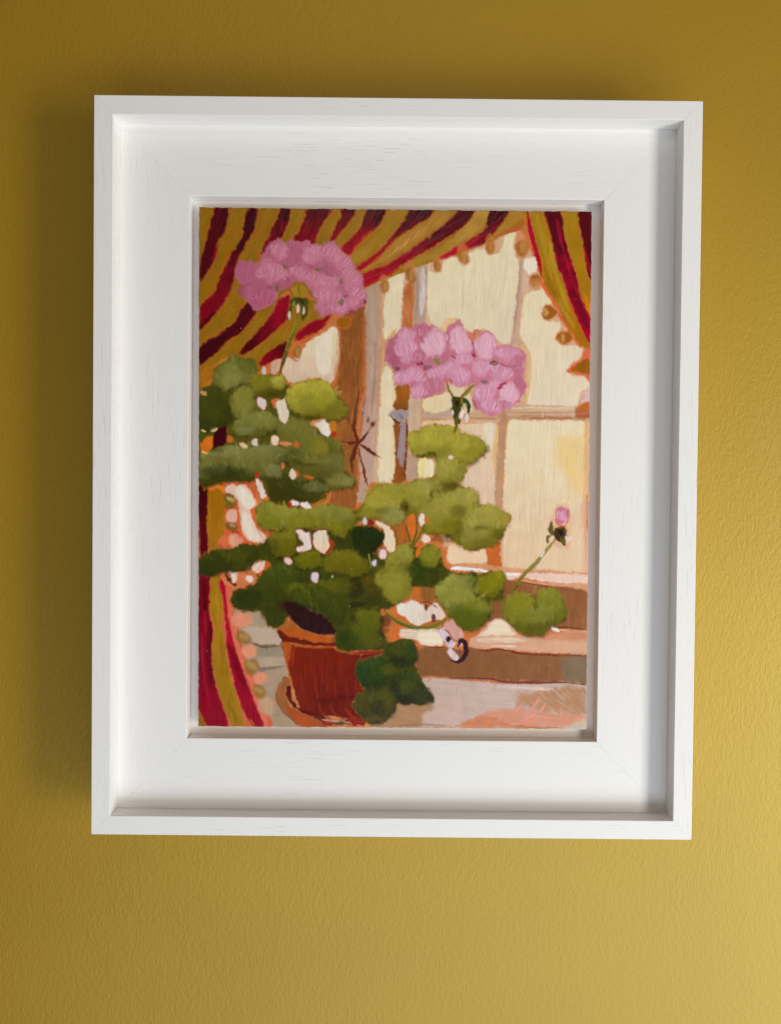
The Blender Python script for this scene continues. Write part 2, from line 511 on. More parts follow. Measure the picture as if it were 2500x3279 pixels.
# ---------------------------------------------------------------- the picture, back to front
GO, GD, GB = (168, 122, 18), (150, 106, 6), (196, 150, 48)          # curtain golds
MA, CR, BK = (100, 6, 22), (150, 12, 34), (80, 5, 20)                # maroon, crimson, darkest red
OR, CO, RU = (206, 112, 46), (224, 140, 100), (180, 84, 34)         # under-painting orange, coral, rust
CM, CP, CW = (233, 220, 182), (228, 204, 172), (238, 230, 206)      # creams
TP, BN, TN = (178, 152, 128), (160, 98, 46), (208, 172, 134)        # taupe, brown, tan
OL, DG, LG, YG, GG = (104, 100, 22), (54, 58, 12), (150, 146, 56), (168, 160, 58), (118, 120, 58)


def ground():
    st = streaks(GXX, GYY, 88, 3.0, 1.8, 26)
    c = lin((198, 108, 50)) * (1 - (nz(GXX / 60, GYY / 60) * .5)[..., None]) + lin((214, 140, 84)) * (nz(GXX / 60, GYY / 60) * .5)[..., None]
    lay((slice(0, NY), slice(0, NX)), np.ones((NY, NX), np.float32), c, st, .16, .4)


def window():
    # thin warm coat under the window
    P((216, 178, 138), 'A2', 540, 1080, 900, 900, 1300, 780, 'A3', 100, 560, 640, 340, 800, 400, 1000, 900, 1200, 1300, 'B3', 1500, 250, 1660, 400, 'C3', 1640, 1440, 900, 1420, 300, 1420, 'C2', 1560, 1400, 1500, 1000, 1100, 300, 600, 330, 'B2', 640, 1000, 600, 300, var=.12, n=3, dry=.2)
    # sash posts and panes, upper
    P(CM, 'B1', 1150, 600, 1160, 430, 1210, 385, 1330, 430, 1395, 280, 1480, 170, 1680, 60, 'B2', 60, 0, 165, 20, 185, 200, 165, 480, 140, 650, 60, 715, 0, 690, 'B1', 1560, 640, 1400, 680, 1310, 720, 1200, 680, c2=(220, 194, 166), gang=110, var=.08)
    P(CW, 'B2', 5, 80, 70, 70, 85, 300, 75, 560, 20, 610, 'B1', 1600, 560, 1560, 380, 1600, 200, soft=4, a=.7, var=.07)
    P((150, 90, 38), 'A2', 210, 1480, 330, 1400, 520, 1330, 525, 1680, 'B2', 515, 500, 490, 800, 430, 1100, 400, 1400, 'C2', 420, 300, 400, 660, 250, 680, 90, 620, 80, 440, 'B2', 150, 1300, 150, 800, 190, 300, c2=(176, 108, 56), gang=95, var=.13, dry=.25)
    S((190, 104, 52), 40, 'A2', 500, 1380, 'B2', 505, 100, 490, 600, 440, 900, 420, 1350, dry=.5, a=.75)
    S((196, 112, 60), 60, 'B2', 190, 60, 180, 300, 150, 640, 120, 760, dry=.6, a=.6)
    P(TP, 'A2', 530, 1080, 690, 1010, 720, 1200, 715, 1680, 'B2', 715, 300, 690, 800, 660, 1300, 650, 1600, 'C2', 640, 220, 600, 330, 560, 400, 520, 560, 430, 600, 420, 520, 460, 250, 440, 60, 'B2', 470, 1400, 520, 900, 530, 300, c2=(196, 164, 146), gang=92, var=.1, dry=.15)
    S((196, 176, 156), 46, 'A2', 600, 1180, 620, 1640, 'B2', 610, 300, 600, 760, dry=.7, a=.6)
    S((150, 122, 100), 40, 'B2', 650, 200, 640, 700, 600, 1100, dry=.6, a=.6)
    S((206, 122, 72), 34, 'A2', 735, 1150, 735, 1680, 'B2', 730, 200, 700, 700, 690, 1000, 670, 1300, 650, 1660, dry=.5, a=.55, soft=2.5)
    P(CM, 'A2', 830, 960, 920, 915, 1010, 905, 1005, 1000, 985, 1250, 980, 1500, 930, 1680, 'B2', 890, 40, 820, 140, 765, 130, 'A2', 755, 1500, 760, 1260, 800, 1100, var=.06, rag=2)
    P(CM, 'B2', 760, 500, 830, 530, 890, 680, 905, 780, 900, 900, 880, 1040, 840, 1100, 885, 1200, 890, 1400, 905, 1680, 'C2', 900, 200, 870, 345, 780, 330, 690, 320, 680, 200, 690, 30, 'B2', 680, 1600, 690, 1300, 710, 1000, 720, 700, var=.06, rag=2)
    S((214, 168, 92), 40, 'B2', 920, 20, 840, 110, 790, 180, 760, 300, 740, 420, dry=.3, a=.8)
    S((232, 206, 150), 60, 'B2', 880, 600, 900, 900, 'C2', 880, 100, 870, 260, dry=.6, a=.5)
    P((184, 102, 46), 'A2', 1030, 1040, 1150, 1030, 1145, 1300, 1120, 1600, 1000, 1600, 1000, 1300, c2=(190, 110, 50), var=.15, dry=.2)
    P((184, 112, 36), 'B2', 915, 735, 1085, 735, 1085, 900, 1060, 1050, 890, 1040, 905, 900, c2=(160, 92, 30), var=.16)
    P((168, 92, 36), 'B2', 890, 1190, 1060, 1180, 1060, 1680, 'C2', 1045, 200, 1040, 300, 960, 390, 870, 350, 900, 150, var=.16)
    P((188, 162, 140), 'A2', 1150, 840, 1310, 810, 1310, 1200, 1300, 1560, 1140, 1540, 1150, 1200, var=.1, dry=.2)
    S((216, 206, 202), 75, 'A2', 1262, 850, 1255, 1100, 1240, 1430, dry=.35, var=.08)
    S((160, 136, 118), 44, 'A2', 1175, 900, 1185, 1200, 1165, 1500, dry=.4, a=.7)
    S((150, 130, 124), 18, 'A2', 1298, 860, 1296, 1050, dry=.4, a=.7)
    P((206, 180, 148), 'B2', 1085, 900, 1235, 900, 1235, 1100, 1215, 1350, 1090, 1330, 1070, 1180, var=.09, dry=.15)
    P((188, 158, 132), 'B2', 1070, 1560, 'C2', 1060, 0, 1200, 0, 1195, 150, 1200, 270, 1050, 300, var=.09)
    S((200, 130, 78), 40, 'B2', 1262, 900, 1250, 1150, 1225, 1330, dry=.5, a=.6, soft=2.5)
    S((226, 206, 160), 34, 'A2', 1345, 780, 1318, 1000, 1320, 1300, 1300, 1560, dry=.5, a=.7)
    # big upper pane
    P(CM, 'A2', 1330, 900, 1400, 890, 1500, 840, 1540, 740, 1680, 690, 'A3', 100, 640, 180, 570, 330, 540, 430, 600, 520, 560, 560, 400, 640, 340, 710, 360, 680, 460, 690, 620, 740, 680, 745, 800, 700, 1150, 650, 1534, 'B3', 650, 180, 560, 190, 490, 140, 440, 70, 330, 10, 200, 60, 100, 0, 'A3', 60, 1420, 10, 1350, 'A2', 1560, 1500, 1500, 1580, 1420, 1580, 1340, 1480, 1320, 1200, c2=(226, 214, 180), gang=60, var=.055, rag=2.2, soft=1.6)
    P((232, 196, 140), 'A2', 1490, 1600, 1560, 1490, 1680, 1490, 1680, 1540, 1540, 1640, var=.1)
    for i in range(26):
        x = 60 + rng.random() * 560; y = 640 + rng.random() * 620
        S((240, 230, 200) if i % 2 else (220, 206, 168), 26, 'A3', x, y, x - 12, y + 120, x - 26, y + 230, dry=.6, a=.55, var=.05, body=.7)
    P((198, 168, 146), 'A3', 740, 660, 810, 680, 790, 850, 760, 1150, 730, 1534, 'B3', 750, 190, 665, 195, 700, 0, 'A3', 690, 1400, 730, 950, var=.09, dry=.15)
    S((170, 138, 118), 26, 'A3', 750, 700, 740, 960, 700, 1300, 680, 1534, dry=.5, a=.8)
    S((222, 176, 150), 30, 'A3', 790, 820, 770, 1100, 745, 1500, dry=.5, a=.7)
    P(CW, 'A3', 800, 680, 920, 640, 945, 720, 940, 800, 915, 885, 880, 870, 800, 770, var=.05)
    P((218, 186, 160), 'A3', 800, 830, 860, 870, 940, 860, 1010, 960, 1000, 1010, 850, 1020, 780, 1050, soft=3, a=.8)
    P(CM, 'A3', 800, 1110, 850, 1050, 1000, 1015, 1060, 1090, 1110, 1170, 1030, 1230, 985, 1300, 1050, 1375, 1190, 1390, 1210, 1470, 1160, 1534, 'B3', 1230, 60, 1230, 140, 1290, 215, 1420, 215, 1510, 240, 1540, 300, 1490, 380, 1390, 450, 1345, 540, 1440, 580, 1560, 600, 1640, 680, 1640, 730, 1530, 780, 1490, 900, 1460, 970, 1250, 960, 880, 950, 890, 800, 915, 500, 900, 300, 830, 190, 780, 60, 'A3', 770, 1300, c2=(230, 216, 186), gang=90, var=.05, rag=2, soft=1.6)
    for i in range(22):
        x = 930 + rng.random() * 480; y = 60 + rng.random() * 650
        S((240, 230, 204) if i % 2 else (222, 208, 174), 24, 'B3', x, y, x - 6, y + 110, x - 8, y + 210, dry=.6, a=.5, var=.05, body=.7)
    S((232, 196, 136), 52, 'B3', 800, 240, 880, 300, 900, 500, 880, 750, 850, 950, dry=.35, a=.8)
    P((232, 200, 190), 'B3', 1640, 740, 1560, 770, 1500, 860, 1520, 910, 1640, 910, soft=4, a=.8)
    S((196, 168, 160), 50, 'B3', 1560, 830, 1520, 890, dry=.4, a=.7)
    # cross bar
    P((204, 172, 136), 'B3', 630, 960, 900, 945, 1300, 960, 1640, 970, 1640, 1120, 1200, 1125, 630, 1110, ang=0, var=.1, dry=.15)
    for y, c in ((975, (228, 204, 170)), (1000, (214, 186, 150)), (1030, (186, 140, 104)), (1060, (206, 166, 130)), (1085, (178, 126, 90)), (1108, (176, 108, 76))):
        S(c, 24, 'B3', 640, y + rng.random() * 8, 1000, y + rng.random() * 12, 1480 + rng.random() * 100, y + rng.random() * 10, dry=.55, var=.08)
    P((176, 98, 58), 'B3', 1450, 1010, 1530, 950, 1640, 910, 1640, 1115, 1480, 1110, soft=4, ang=0, dry=.2)
    for i in range(14):
        x = 1050 + i * 30; S((232, 214, 190), 12, 'B3', x, 970, x + 4, 1100, dry=.7, a=.5)
    P((198, 164, 130), 'B3', 130, 1060, 300, 1050, 520, 1050, 520, 1130, 170, 1130, ang=0, dry=.2)
    S((190, 128, 84), 22, 'B3', 180, 1110, 500, 1115, dry=.4)
    P((192, 164, 142), 'B2', 1290, 1075, 1600, 1060, 1610, 1140, 1260, 1160, ang=0, var=.08)
    S((198, 132, 84), 22, 'B2', 1260, 1178, 1600, 1168, dry=.3)
    P((232, 214, 168), 'B2', 1280, 880, 1400, 860, 1560, 830, 1620, 860, 1600, 1050, 1290, 1075, var=.06)
    P((230, 200, 160), 'B2', 1260, 1205, 1400, 1195, 1640, 1190, 1640, 1310, 1500, 1240, 1260, 1290, var=.06)
    # lower panes
    P((228, 206, 172), 'B3', 60, 1190, 300, 1170, 470, 1160, 495, 1260, 480, 1450, 470, 1604, 'C3', 470, 300, 480, 570, 350, 600, 300, 590, 270, 430, 100, 370, 60, 300, 130, 200, 230, 90, 330, 0, 'B3', 360, 1500, 260, 1330, 100, 1270, c2=(226, 200, 170), var=.05)
    P(CW, 'B3', 340, 1190, 460, 1180, 470, 1330, 430, 1480, 390, 1440, 370, 1350, soft=5, a=.6, var=.04)
    S((230, 190, 112), 40, 'B3', 500, 1220, 485, 1400, 460, 1604, 'C3', 470, 160, dry=.3, a=.85)
    P((188, 144, 110), 'B3', 530, 1045, 625, 1040, 615, 1300, 600, 1604, 'C3', 590, 300, 575, 640, 475, 620, 490, 300, 'B3', 510, 1500, 525, 1250, c2=(192, 150, 116), var=.1)
    S((212, 150, 96), 18, 'B3', 612, 1150, 600, 1500, 'C3', 585, 200, 570, 620, dry=.5)
    P(CM, 'B3', 655, 1145, 900, 1135, 1300, 1140, 1560, 1150, 1565, 1400, 1560, 1604, 'C3', 1560, 400, 1550, 900, 1555, 1410, 1200, 1400, 800, 1385, 640, 1370, 580, 1250, 580, 900, 660, 780, 620, 700, 580, 620, 590, 200, 600, 0, 'B3', 620, 1350, c2=(228, 202, 164), gang=95, var=.05, rag=2, soft=1.6)
    for i in range(40):
        x = 680 + rng.random() * 800; y = 40 + rng.random() * 1000
        S((238, 226, 194) if i % 2 else (218, 200, 160), 24, 'C3', x, y - 150, x - 5, y, x - 8, y + 160, dry=.65, a=.45, var=.05, body=.7)
    P((236, 200, 112), 'B3', 1250, 1340, 1420, 1330, 1550, 1360, 1560, 1604, 'C3', 1555, 300, 1500, 480, 1420, 420, 1340, 250, 1230, 100, 'B3', 1220, 1480, soft=14, a=.6, var=.06, rag=3)
    S((238, 212, 130), 60, 'C3', 1400, 0, 1400, 180, 1430, 320, dry=.5, a=.4, soft=4)
    P((232, 186, 124), 'B3', 1565, 1150, 1640, 1150, 1630, 1604, 'C3', 1610, 300, 1605, 600, 1560, 600, 1555, 200, 'B3', 1565, 1500, dry=.3, a=.9)
    P((228, 178, 146), 'C3', 1560, 560, 1610, 540, 1605, 1440, 1540, 1420, 1550, 1000, 1520, 800, 1520, 620, soft=5, a=.8, dry=.25)
    S((206, 110, 76), 14, 'C3', 1600, 420, 1596, 700, 1600, 1000, dry=.6)
    P((238, 208, 170), 'C2', 1560, 1180, 1640, 1140, 'C3', 80, 1140, 200, 1160, 340, 1150, 390, 1220, 400, 1290, 200, 1320, 0, 1320, 'C2', 1600, 1370, 1550, 1290, ang=0, var=.06)
    P((204, 108, 42), 'C3', 370, 1120, 460, 1080, 540, 1060, 545, 1250, 560, 1410, 400, 1420, 380, 1300, var=.14, c2=(184, 98, 44))
    P((214, 150, 104), 'C3', 0, 1320, 200, 1315, 400, 1340, 800, 1390, 1200, 1405, 1600, 1430, 1600, 1470, 900, 1450, 380, 1420, 0, 1400, ang=0, dry=.25, var=.1)
    S((240, 232, 226), 40, 'C3', -40, 1375, 120, 1380, 260, 1395, 400, 1412, var=.05, body=1.1)
    P((232, 204, 186), 'C3', 590, 1460, 800, 1440, 1200, 1440, 1600, 1460, 1600, 1560, 1100, 1535, 850, 1490, 640, 1510, ang=0, var=.07, dry=.2)
    S((238, 230, 222), 36, 'C3', 585, 1437, 680, 1448, 780, 1440, var=.05, body=1.0)
    P((214, 160, 120), 'C3', 800, 1520, 1100, 1545, 1600, 1570, 1600, 1604, 'D3', 1600, 110, 1200, 70, 830, 10, ang=2, var=.08, dry=.2)
    # sill
    P((152, 96, 56), 'C3', 590, 1520, 760, 1530, 'D3', 830, 20, 1100, 60, 1600, 135, 1600, 560, 1300, 540, 1000, 600, 600, 560, 450, 500, 450, 200, 560, 20, var=.11, c2=(160, 104, 62), gang=0, dry=.1)
    S((176, 104, 62), 26, 'D3', 860, 30, 1200, 75, 1600, 125, dry=.4)
    S((132, 76, 46), 22, 'D3', 820, 15, 1100, 62, 1580, 130, dry=.5)
    P((212, 168, 136), 'D3', 230, 690, 330, 620, 480, 470, 560, 440, 650, 470, 740, 560, 860, 650, 1100, 655, 1350, 590, 1600, 600, 1600, 850, 1200, 840, 800, 815, 560, 780, 420, 800, 240, 780, ang=2, var=.07, dry=.12)
    P((204, 136, 98), 'D3', 1100, 640, 1350, 585, 1600, 600, 1600, 690, 1300, 690, 1050, 690, ang=2, soft=4, a=.9, dry=.2)
    P((236, 222, 192), 'D3', 490, 480, 560, 450, 650, 480, 720, 570, 770, 620, 640, 640, 480, 640, 330, 640, 420, 580, ang=5, soft=3, dry=.15, var=.05, body=.8)
    S((228, 206, 176), 60, 'D3', 330, 690, 600, 690, 860, 700, dry=.5)
    S((234, 218, 196), 18, 'D3', 480, 768, 640, 762, 780, 768, dry=.2)
    P((150, 98, 56), 'D2', 1180, 830, 1480, 820, 1680, 850, 'D3', 240, 790, 430, 830, 560, 810, 800, 850, 1600, 885, 1590, 1200, 1300, 1180, 620, 1165, 0, 1135, 'D2', 1300, 1160, 1200, 1180, 1140, 1080, 1120, 980, ang=88, c2=(156, 106, 66), gang=0, var=.1)
    P((126, 110, 84), 'D3', 1290, 930, 1420, 890, 1590, 900, 1590, 1195, 1380, 1180, 1300, 1080, soft=6, a=.85, var=.1)
    S((120, 60, 30), [10, 26, 20, 30, 26, 22], 'D3', 215, 775, 430, 822, 560, 802, 820, 848, 1150, 868, 1600, 882, var=.12)
    S((118, 60, 32), 26, 'D3', 1200, 552, 1350, 545, 1480, 560, 1600, 578, dry=.3)
    S((240, 236, 230), 34, 'D3', 1190, 556, 1270, 580, body=1.2)
    S((220, 186, 160), 14, 'D3', 1270, 575, 1400, 582, dry=.4)
    # table top in front of the sill
    P((196, 172, 156), 'D2', 1180, 1210, 1400, 1190, 1680, 1210, 'D3', 400, 1180, 900, 1210, 1590, 1225, 1590, 1745, 800, 1720, 0, 1710, 'D2', 1200, 1790, 560, 1790, 700, 1700, 860, 1560, 1100, 1500, 1300, 1480, ang=8, var=.07, c2=(198, 180, 166), gang=0)
    P((172, 132, 92), 'D2', 540, 1790, 700, 1700, 860, 1520, 1000, 1510, 1240, 1500, 1330, 1560, 1200, 1640, 1150, 1790, ang=10, soft=5, var=.08)
    P((206, 176, 160), 'D2', 1200, 1640, 1400, 1560, 1640, 1400, 1640, 1700, 1300, 1730, soft=8, a=.7, ang=5)
    S((122, 104, 88), 22, 'D2', 920, 1765, 1200, 1758, 1480, 1775, dry=.4, a=.8)
    P((206, 134, 66), 'D3', 900, 1290, 1100, 1260, 1590, 1240, 1590, 1560, 1300, 1570, 1080, 1540, 900, 1500, 830, 1480, 780, 1400, 780, 1340, ang=40, soft=11, warp=7, dry=.3, var=.1, c2=(196, 132, 66), gang=0, a=.75)
    P((212, 146, 116), 'D3', 300, 1600, 450, 1520, 620, 1500, 800, 1490, 1000, 1530, 1300, 1560, 1590, 1580, 1590, 1660, 1300, 1700, 900, 1690, 500, 1690, 150, 1690, ang=5, soft=4, dry=.2, var=.08)
    P((202, 130, 86), 'D3', 140, 1710, 170, 1650, 300, 1600, 420, 1580, 560, 1600, 700, 1680, 900, 1680, 1100, 1700, 1300, 1730, ang=4, soft=3, dry=.3)
    S((220, 196, 184), 44, 'D3', 560, 1225, 800, 1240, 1060, 1260, 1200, 1262, dry=.5)
    S((112, 58, 52), [22, 22, 32, 34, 22, 22], 'D3', 0, 1142, 440, 1146, 640, 1182, 1000, 1190, 1380, 1190, 1590, 1222, dry=.15)
    P((198, 186, 164), 'D3', 1400, 1680, 1480, 1640, 1590, 1620, 1590, 1745, 1380, 1740, soft=3, dry=.2)
    S((190, 112, 66), 26, 'D3', 700, 1700, 1000, 1715, 1250, 1722, dry=.3)
    # signature
    PK = (226, 152, 138)
    S(PK, [44, 44, 24], 'D3', 1030, 1390, 960, 1500, 840, 1650, dry=.3, soft=2.4, a=.85)
    S(PK, [22, 20], 'D3', 1105, 1440, 1050, 1530); S(PK, 26, 'D3', 830, 1460, 760, 1525, soft=2.4, a=.7)
    S(PK, 20, 'D3', 1000, 1545, 900, 1600, 890, 1650, 915, 1700); S(PK, 30, 'D3', 600, 1570, 560, 1650, dry=.4, soft=3, a=.6)
    S((222, 140, 116), 18, 'D3', 300, 1640, 360, 1590, 440, 1560, dry=.3); S(PK, 14, 'D3', 1310, 1470, 1280, 1530, 1330, 1560, dry=.3)
    # left of the pot
    P((172, 152, 124), 'D1', 430, 340, 600, 330, 780, 330, 840, 500, 940, 560, 1000, 700, 1040, 960, 1060, 1080, 940, 1190, 940, 1380, 1100, 1540, 1210, 1635, 800, 1635, 690, 1350, 560, 1000, 480, 760, 420, 500, ang=10, var=.08, c2=(168, 146, 116), gang=90)
    P((192, 172, 148), 'D1', 560, 540, 760, 520, 920, 560, 990, 700, 800, 700, 640, 690, ang=5, soft=4, var=.06)
    P((150, 138, 116), 'D1', 650, 760, 980, 745, 1010, 860, 740, 850, ang=3, soft=4, a=.8)
    P((184, 166, 138), 'D1', 720, 870, 1000, 860, 1030, 950, 720, 960, ang=3, soft=4, a=.8)
    S((108, 82, 62), [20, 44, 26], 'D1', 640, 690, 760, 735, 860, 735, 985, 728, dry=.3)
    S((118, 106, 90), [40, 34, 20], 'D1', 740, 990, 850, 978, 1030, 962, dry=.35)
    S((146, 122, 112), 40, 'D1', 740, 990, 800, 1010, dry=.3)


def fringe_left():
    for x, y, rx, ry in ((545, 440, 110, 88), (620, 790, 82, 74), (745, 1090, 84, 66)):
        E((226, 148, 112), 'D1', x, y, rx, ry, soft=4, var=.08)
    E((204, 164, 128), 'D1', 810, 1400, 90, 110, soft=6, a=.7)
    for x, y, rx, ry in ((565, 640, 92, 70), (650, 965, 88, 100), (735, 1240, 88, 68)):
        E((172, 126, 52), 'D1', x, y, rx, ry, 35, soft=4.5, a=.9)
        S((196, 160, 96), ry * .8, 'D1', x - rx * .4, y - ry * .4, x + rx * .5, y + ry * .1, dry=.4, soft=3.5, a=.55)


def curtain_swag():
    P(GO, 'A1', 60, 40, 800, 50, 1680, 60, 'A2', 800, 70, 'A3', 300, 85, 806, 95, 800, 280, 690, 340, 560, 370, 440, 440, 300, 500, 130, 560, 0, 600, 'A2', 1600, 680, 1450, 735, 1300, 790, 1000, 890, 830, 965, 700, 1015, 540, 1090, 400, 1200, 100, 1440, 'B1', 1650, 30, 1500, 100, 1340, 185, 1250, 250, 1180, 350, 980, 440, 880, 520, 800, 600, 500, 640, 250, 700, 100, 800, 60, 900, 60, 400, 'A1', 60, 1000, ang=118, var=.1, c2=(182, 136, 34), gang=30, n=3, warp=1.4)
    for i in range(46):                       # under-painting left bare along the folds
        x = 90 + rng.random() * 1500; y = 80 + rng.random() * 1500
        S((186, 116, 14) if i % 3 else (150, 124, 30), 30 + rng.random() * 60, 'A1', x, y, x - 60, y + 130, x - 140, y + 260, dry=.5, a=.6, var=.1)
    O = dict(halo=(206, 104, 40), hw=2.2, var=.18, rag=2.6, soft=3.0, body=.7, warp=2.0)
    P(MA, 'A1', 300, 50, 250, 180, 190, 380, 140, 560, 85, 730, 78, 1000, 110, 1000, 200, 880, 280, 700, 315, 500, 400, 380, 430, 250, 440, 50, ang=108, **O)
    P(CR, 'A1', 330, 520, 300, 660, 230, 790, 240, 700, 290, 560, ang=110, soft=3, a=.7)
    P(BK, 'A1', 380, 60, 440, 60, 425, 250, 390, 390, 350, 420, 370, 250, ang=108, soft=3, a=.8)
    P(BK, 'A1', 700, 75, 650, 230, 610, 440, 540, 560, 480, 650, 420, 790, 350, 930, 300, 1050, 260, 1160, 90, 1310, 80, 1430, 90, 1625, 280, 1420, 430, 1220, 520, 1010, 560, 760, 660, 580, 720, 450, 790, 300, 830, 80, ang=115, c2=(128, 12, 26), gang=110, **O)
    P(MA, 'A1', 90, 1560, 90, 1625, 280, 1420, 260, 1400, ang=130, soft=3)
    P(BK, 'A1', 1120, 60, 1080, 180, 1010, 330, 980, 400, 900, 560, 860, 700, 1000, 620, 1150, 430, 1220, 250, 1235, 60, ang=112, c2=(124, 10, 26), gang=105, **O)
    P(MA, 'A1', 1490, 70, 1420, 220, 1350, 360, 1295, 480, 1540, 540, 1600, 380, 1680, 250, 'A2', 50, 170, 90, 75, ang=112, c2=(120, 8, 24), gang=100, **O)
    P(MA, 'A2', 220, 70, 210, 180, 150, 290, 70, 490, 130, 470, 200, 400, 300, 260, 370, 170, 385, 70, ang=115, c2=(128, 10, 28), gang=100, **O)
    P(BK, 'A2', 570, 70, 510, 170, 440, 330, 300, 480, 200, 580, 300, 665, 400, 570, 500, 450, 650, 340, 730, 250, 780, 75, ang=122, c2=(150, 10, 28), gang=115, **O)
    P((226, 92, 40), 'A2', 640, 350, 540, 440, 420, 560, 480, 450, 560, 380, ang=125, soft=3, a=.7)
    P(GB, 'A2', 330, 690, 480, 570, 640, 450, 700, 470, 560, 640, 420, 780, ang=130, soft=4, a=.8)
    P((186, 138, 20), 'A2', 860, 90, 1000, 90, 900, 260, 760, 420, 640, 560, 560, 620, 640, 460, 760, 300, ang=125, soft=3, a=.8)
    P(BK, 'A2', 1110, 80, 1020, 230, 960, 300, 860, 440, 700, 610, 600, 690, 400, 830, 430, 880, 560, 810, 700, 690, 800, 570, 950, 430, 1100, 330, 1250, 240, 1400, 85, ang=130, c2=(164, 14, 34), gang=130, **O)
    P((200, 146, 60), 'A2', 1420, 150, 1600, 110, 1500, 280, 1300, 420, 1100, 560, 900, 670, 700, 770, 560, 840, 480, 870, 620, 780, 800, 620, 960, 450, 1200, 310, ang=143, soft=3, var=.14, a=.95)
    for k in range(9):
        S((216, 164, 84) if k % 2 else (176, 116, 42), 16, 'A2', 1450 - k * 70, 180 + k * 52, 1300 - k * 66, 330 + k * 50, 1080 - k * 58, 480 + k * 42, dry=.5, a=.7)
    P(MA, 'A2', 1680, 130, 1500, 300, 1350, 420, 1130, 570, 1000, 660, 800, 780, 620, 860, 470, 940, 500, 1085, 660, 1005, 830, 915, 950, 825, 1100, 725, 1300, 620, 1500, 490, 1680, 380, 'A3', 130, 230, 230, 90, 0, 80, ang=145, c2=(160, 10, 36), gang=150, **O)
    S((206, 40, 40), 26, 'A2', 520, 1070, 660, 1000, 830, 920, 960, 830, dry=.3)
    P((190, 148, 52), 'A2', 1000, 830, 1150, 720, 1400, 620, 1680, 430, 'A3', 60, 400, 60, 480, 'A2', 1680, 560, 1480, 690, 1250, 780, 1050, 850, ang=155, soft=2, var=.13)
    P(MA, 'A3', 395, 85, 360, 220, 350, 280, 220, 400, 0, 510, 'A2', 1600, 620, 1470, 700, 1500, 725, 1680, 660, 'A3', 150, 550, 300, 490, 430, 380, 540, 230, 620, 90, ang=140, c2=(178, 14, 44), gang=140, **O)
    P(BK, 'A3', 400, 95, 350, 230, 370, 270, 500, 200, 600, 95, ang=115, soft=3, a=.8)
    P((202, 156, 66), 'A3', 240, 100, 380, 95, 330, 260, 220, 370, 60, 450, 0, 460, 0, 370, 130, 250, ang=135, soft=2, var=.14)
    P((194, 146, 52), 'A3', 640, 95, 790, 100, 760, 180, 640, 270, 540, 330, 440, 390, 500, 300, 560, 220, ang=125, soft=2, var=.13)
    S((184, 92, 40), [30, 60, 40], 'A3', 790, 150, 770, 250, 690, 310, 580, 350, 460, 410, dry=.25)
    P(BK, 'A1', 720, 1285, 620, 1340, 570, 1450, 510, 1550, 370, 1650, 'B1', 280, 110, 90, 240, 85, 475, 240, 375, 420, 200, 640, 30, 'A1', 750, 1500, 800, 1390, ang=140, c2=(104, 8, 22), gang=0, **O)
    P(CR, 'A1', 1230, 1180, 1110, 1220, 1060, 1300, 1000, 1400, 930, 1520, 830, 1640, 'B1', 740, 140, 590, 310, 640, 345, 730, 290, 860, 200, 1000, 90, 1100, 10, 'A1', 1180, 1510, 1225, 1350, ang=130, c2=(100, 6, 20), gang=120, **O)
    P(MA, 'B1', 1190, 180, 1060, 240, 900, 360, 830, 450, 880, 505, 1000, 445, 1140, 370, 1205, 230, ang=140, c2=(140, 10, 26), gang=150, **O)
    P(CR, 'A1', 1680, 1460, 1500, 1530, 1340, 1640, 'B1', 1295, 110, 1340, 178, 1450, 120, 1640, 10, 'A2', 90, 1445, 0, 1430, ang=140, **O)
    P((212, 130, 32), 'B1', 100, 560, 200, 480, 300, 440, 290, 560, 240, 700, 100, 790, ang=110, soft=4, a=.7, dry=.2)
    S((214, 128, 44), 60, 'B1', 430, 380, 320, 470, 270, 580, 250, 680, 110, 790, dry=.5)
    S((206, 104, 40), 40, 'B1', 1240, 130, 1300, 200, 1420, 190, 1560, 80, dry=.3)
    def bobble(t, x, y, rx, ry, r, c=(176, 118, 36)):
        S((206, 122, 66), [rx * 1.7, rx * 2.2, rx * 1.5], t, x - 10, y - ry * 1.5, x, y - ry * .4, x + 4, y + ry * .9, dry=.3, soft=4, rag=2, a=.75)
        E(c, t, x, y, rx * .95, ry * .95, r, soft=4, rag=2.4, var=.16, a=.92)
        S((206, 156, 84), rx * .8, t, x + rx * .1, y - ry * .6, x + rx * .2, y, x + rx * .1, y + ry * .5, dry=.45, soft=3, a=.55)
    for x, y, rx, ry, r, t in ((1445, 820, 46, 78, -12, 'A2'), (765, 1080, 56, 84, 0, 'A2'), (1100, 940, 62, 112, -25, 'A2')): bobble(t, x, y, rx, ry, r)
    for x, y, rx, ry, r in ((85, 640, 60, 95, -35), (400, 520, 52, 85, 5), (770, 530, 85, 100, 10)): bobble('A3', x, y, rx, ry, r, (190, 122, 40))
    bobble('B1', 1330, 320, 60, 90, 15)
    S((196, 190, 186), 24, 'B1', 1290, 390, 1340, 410, 1370, 440, dry=.3)
    E((182, 112, 16), 'A2', 240, 1530, 88, 70, 0, halo=(206, 110, 50), hw=3)


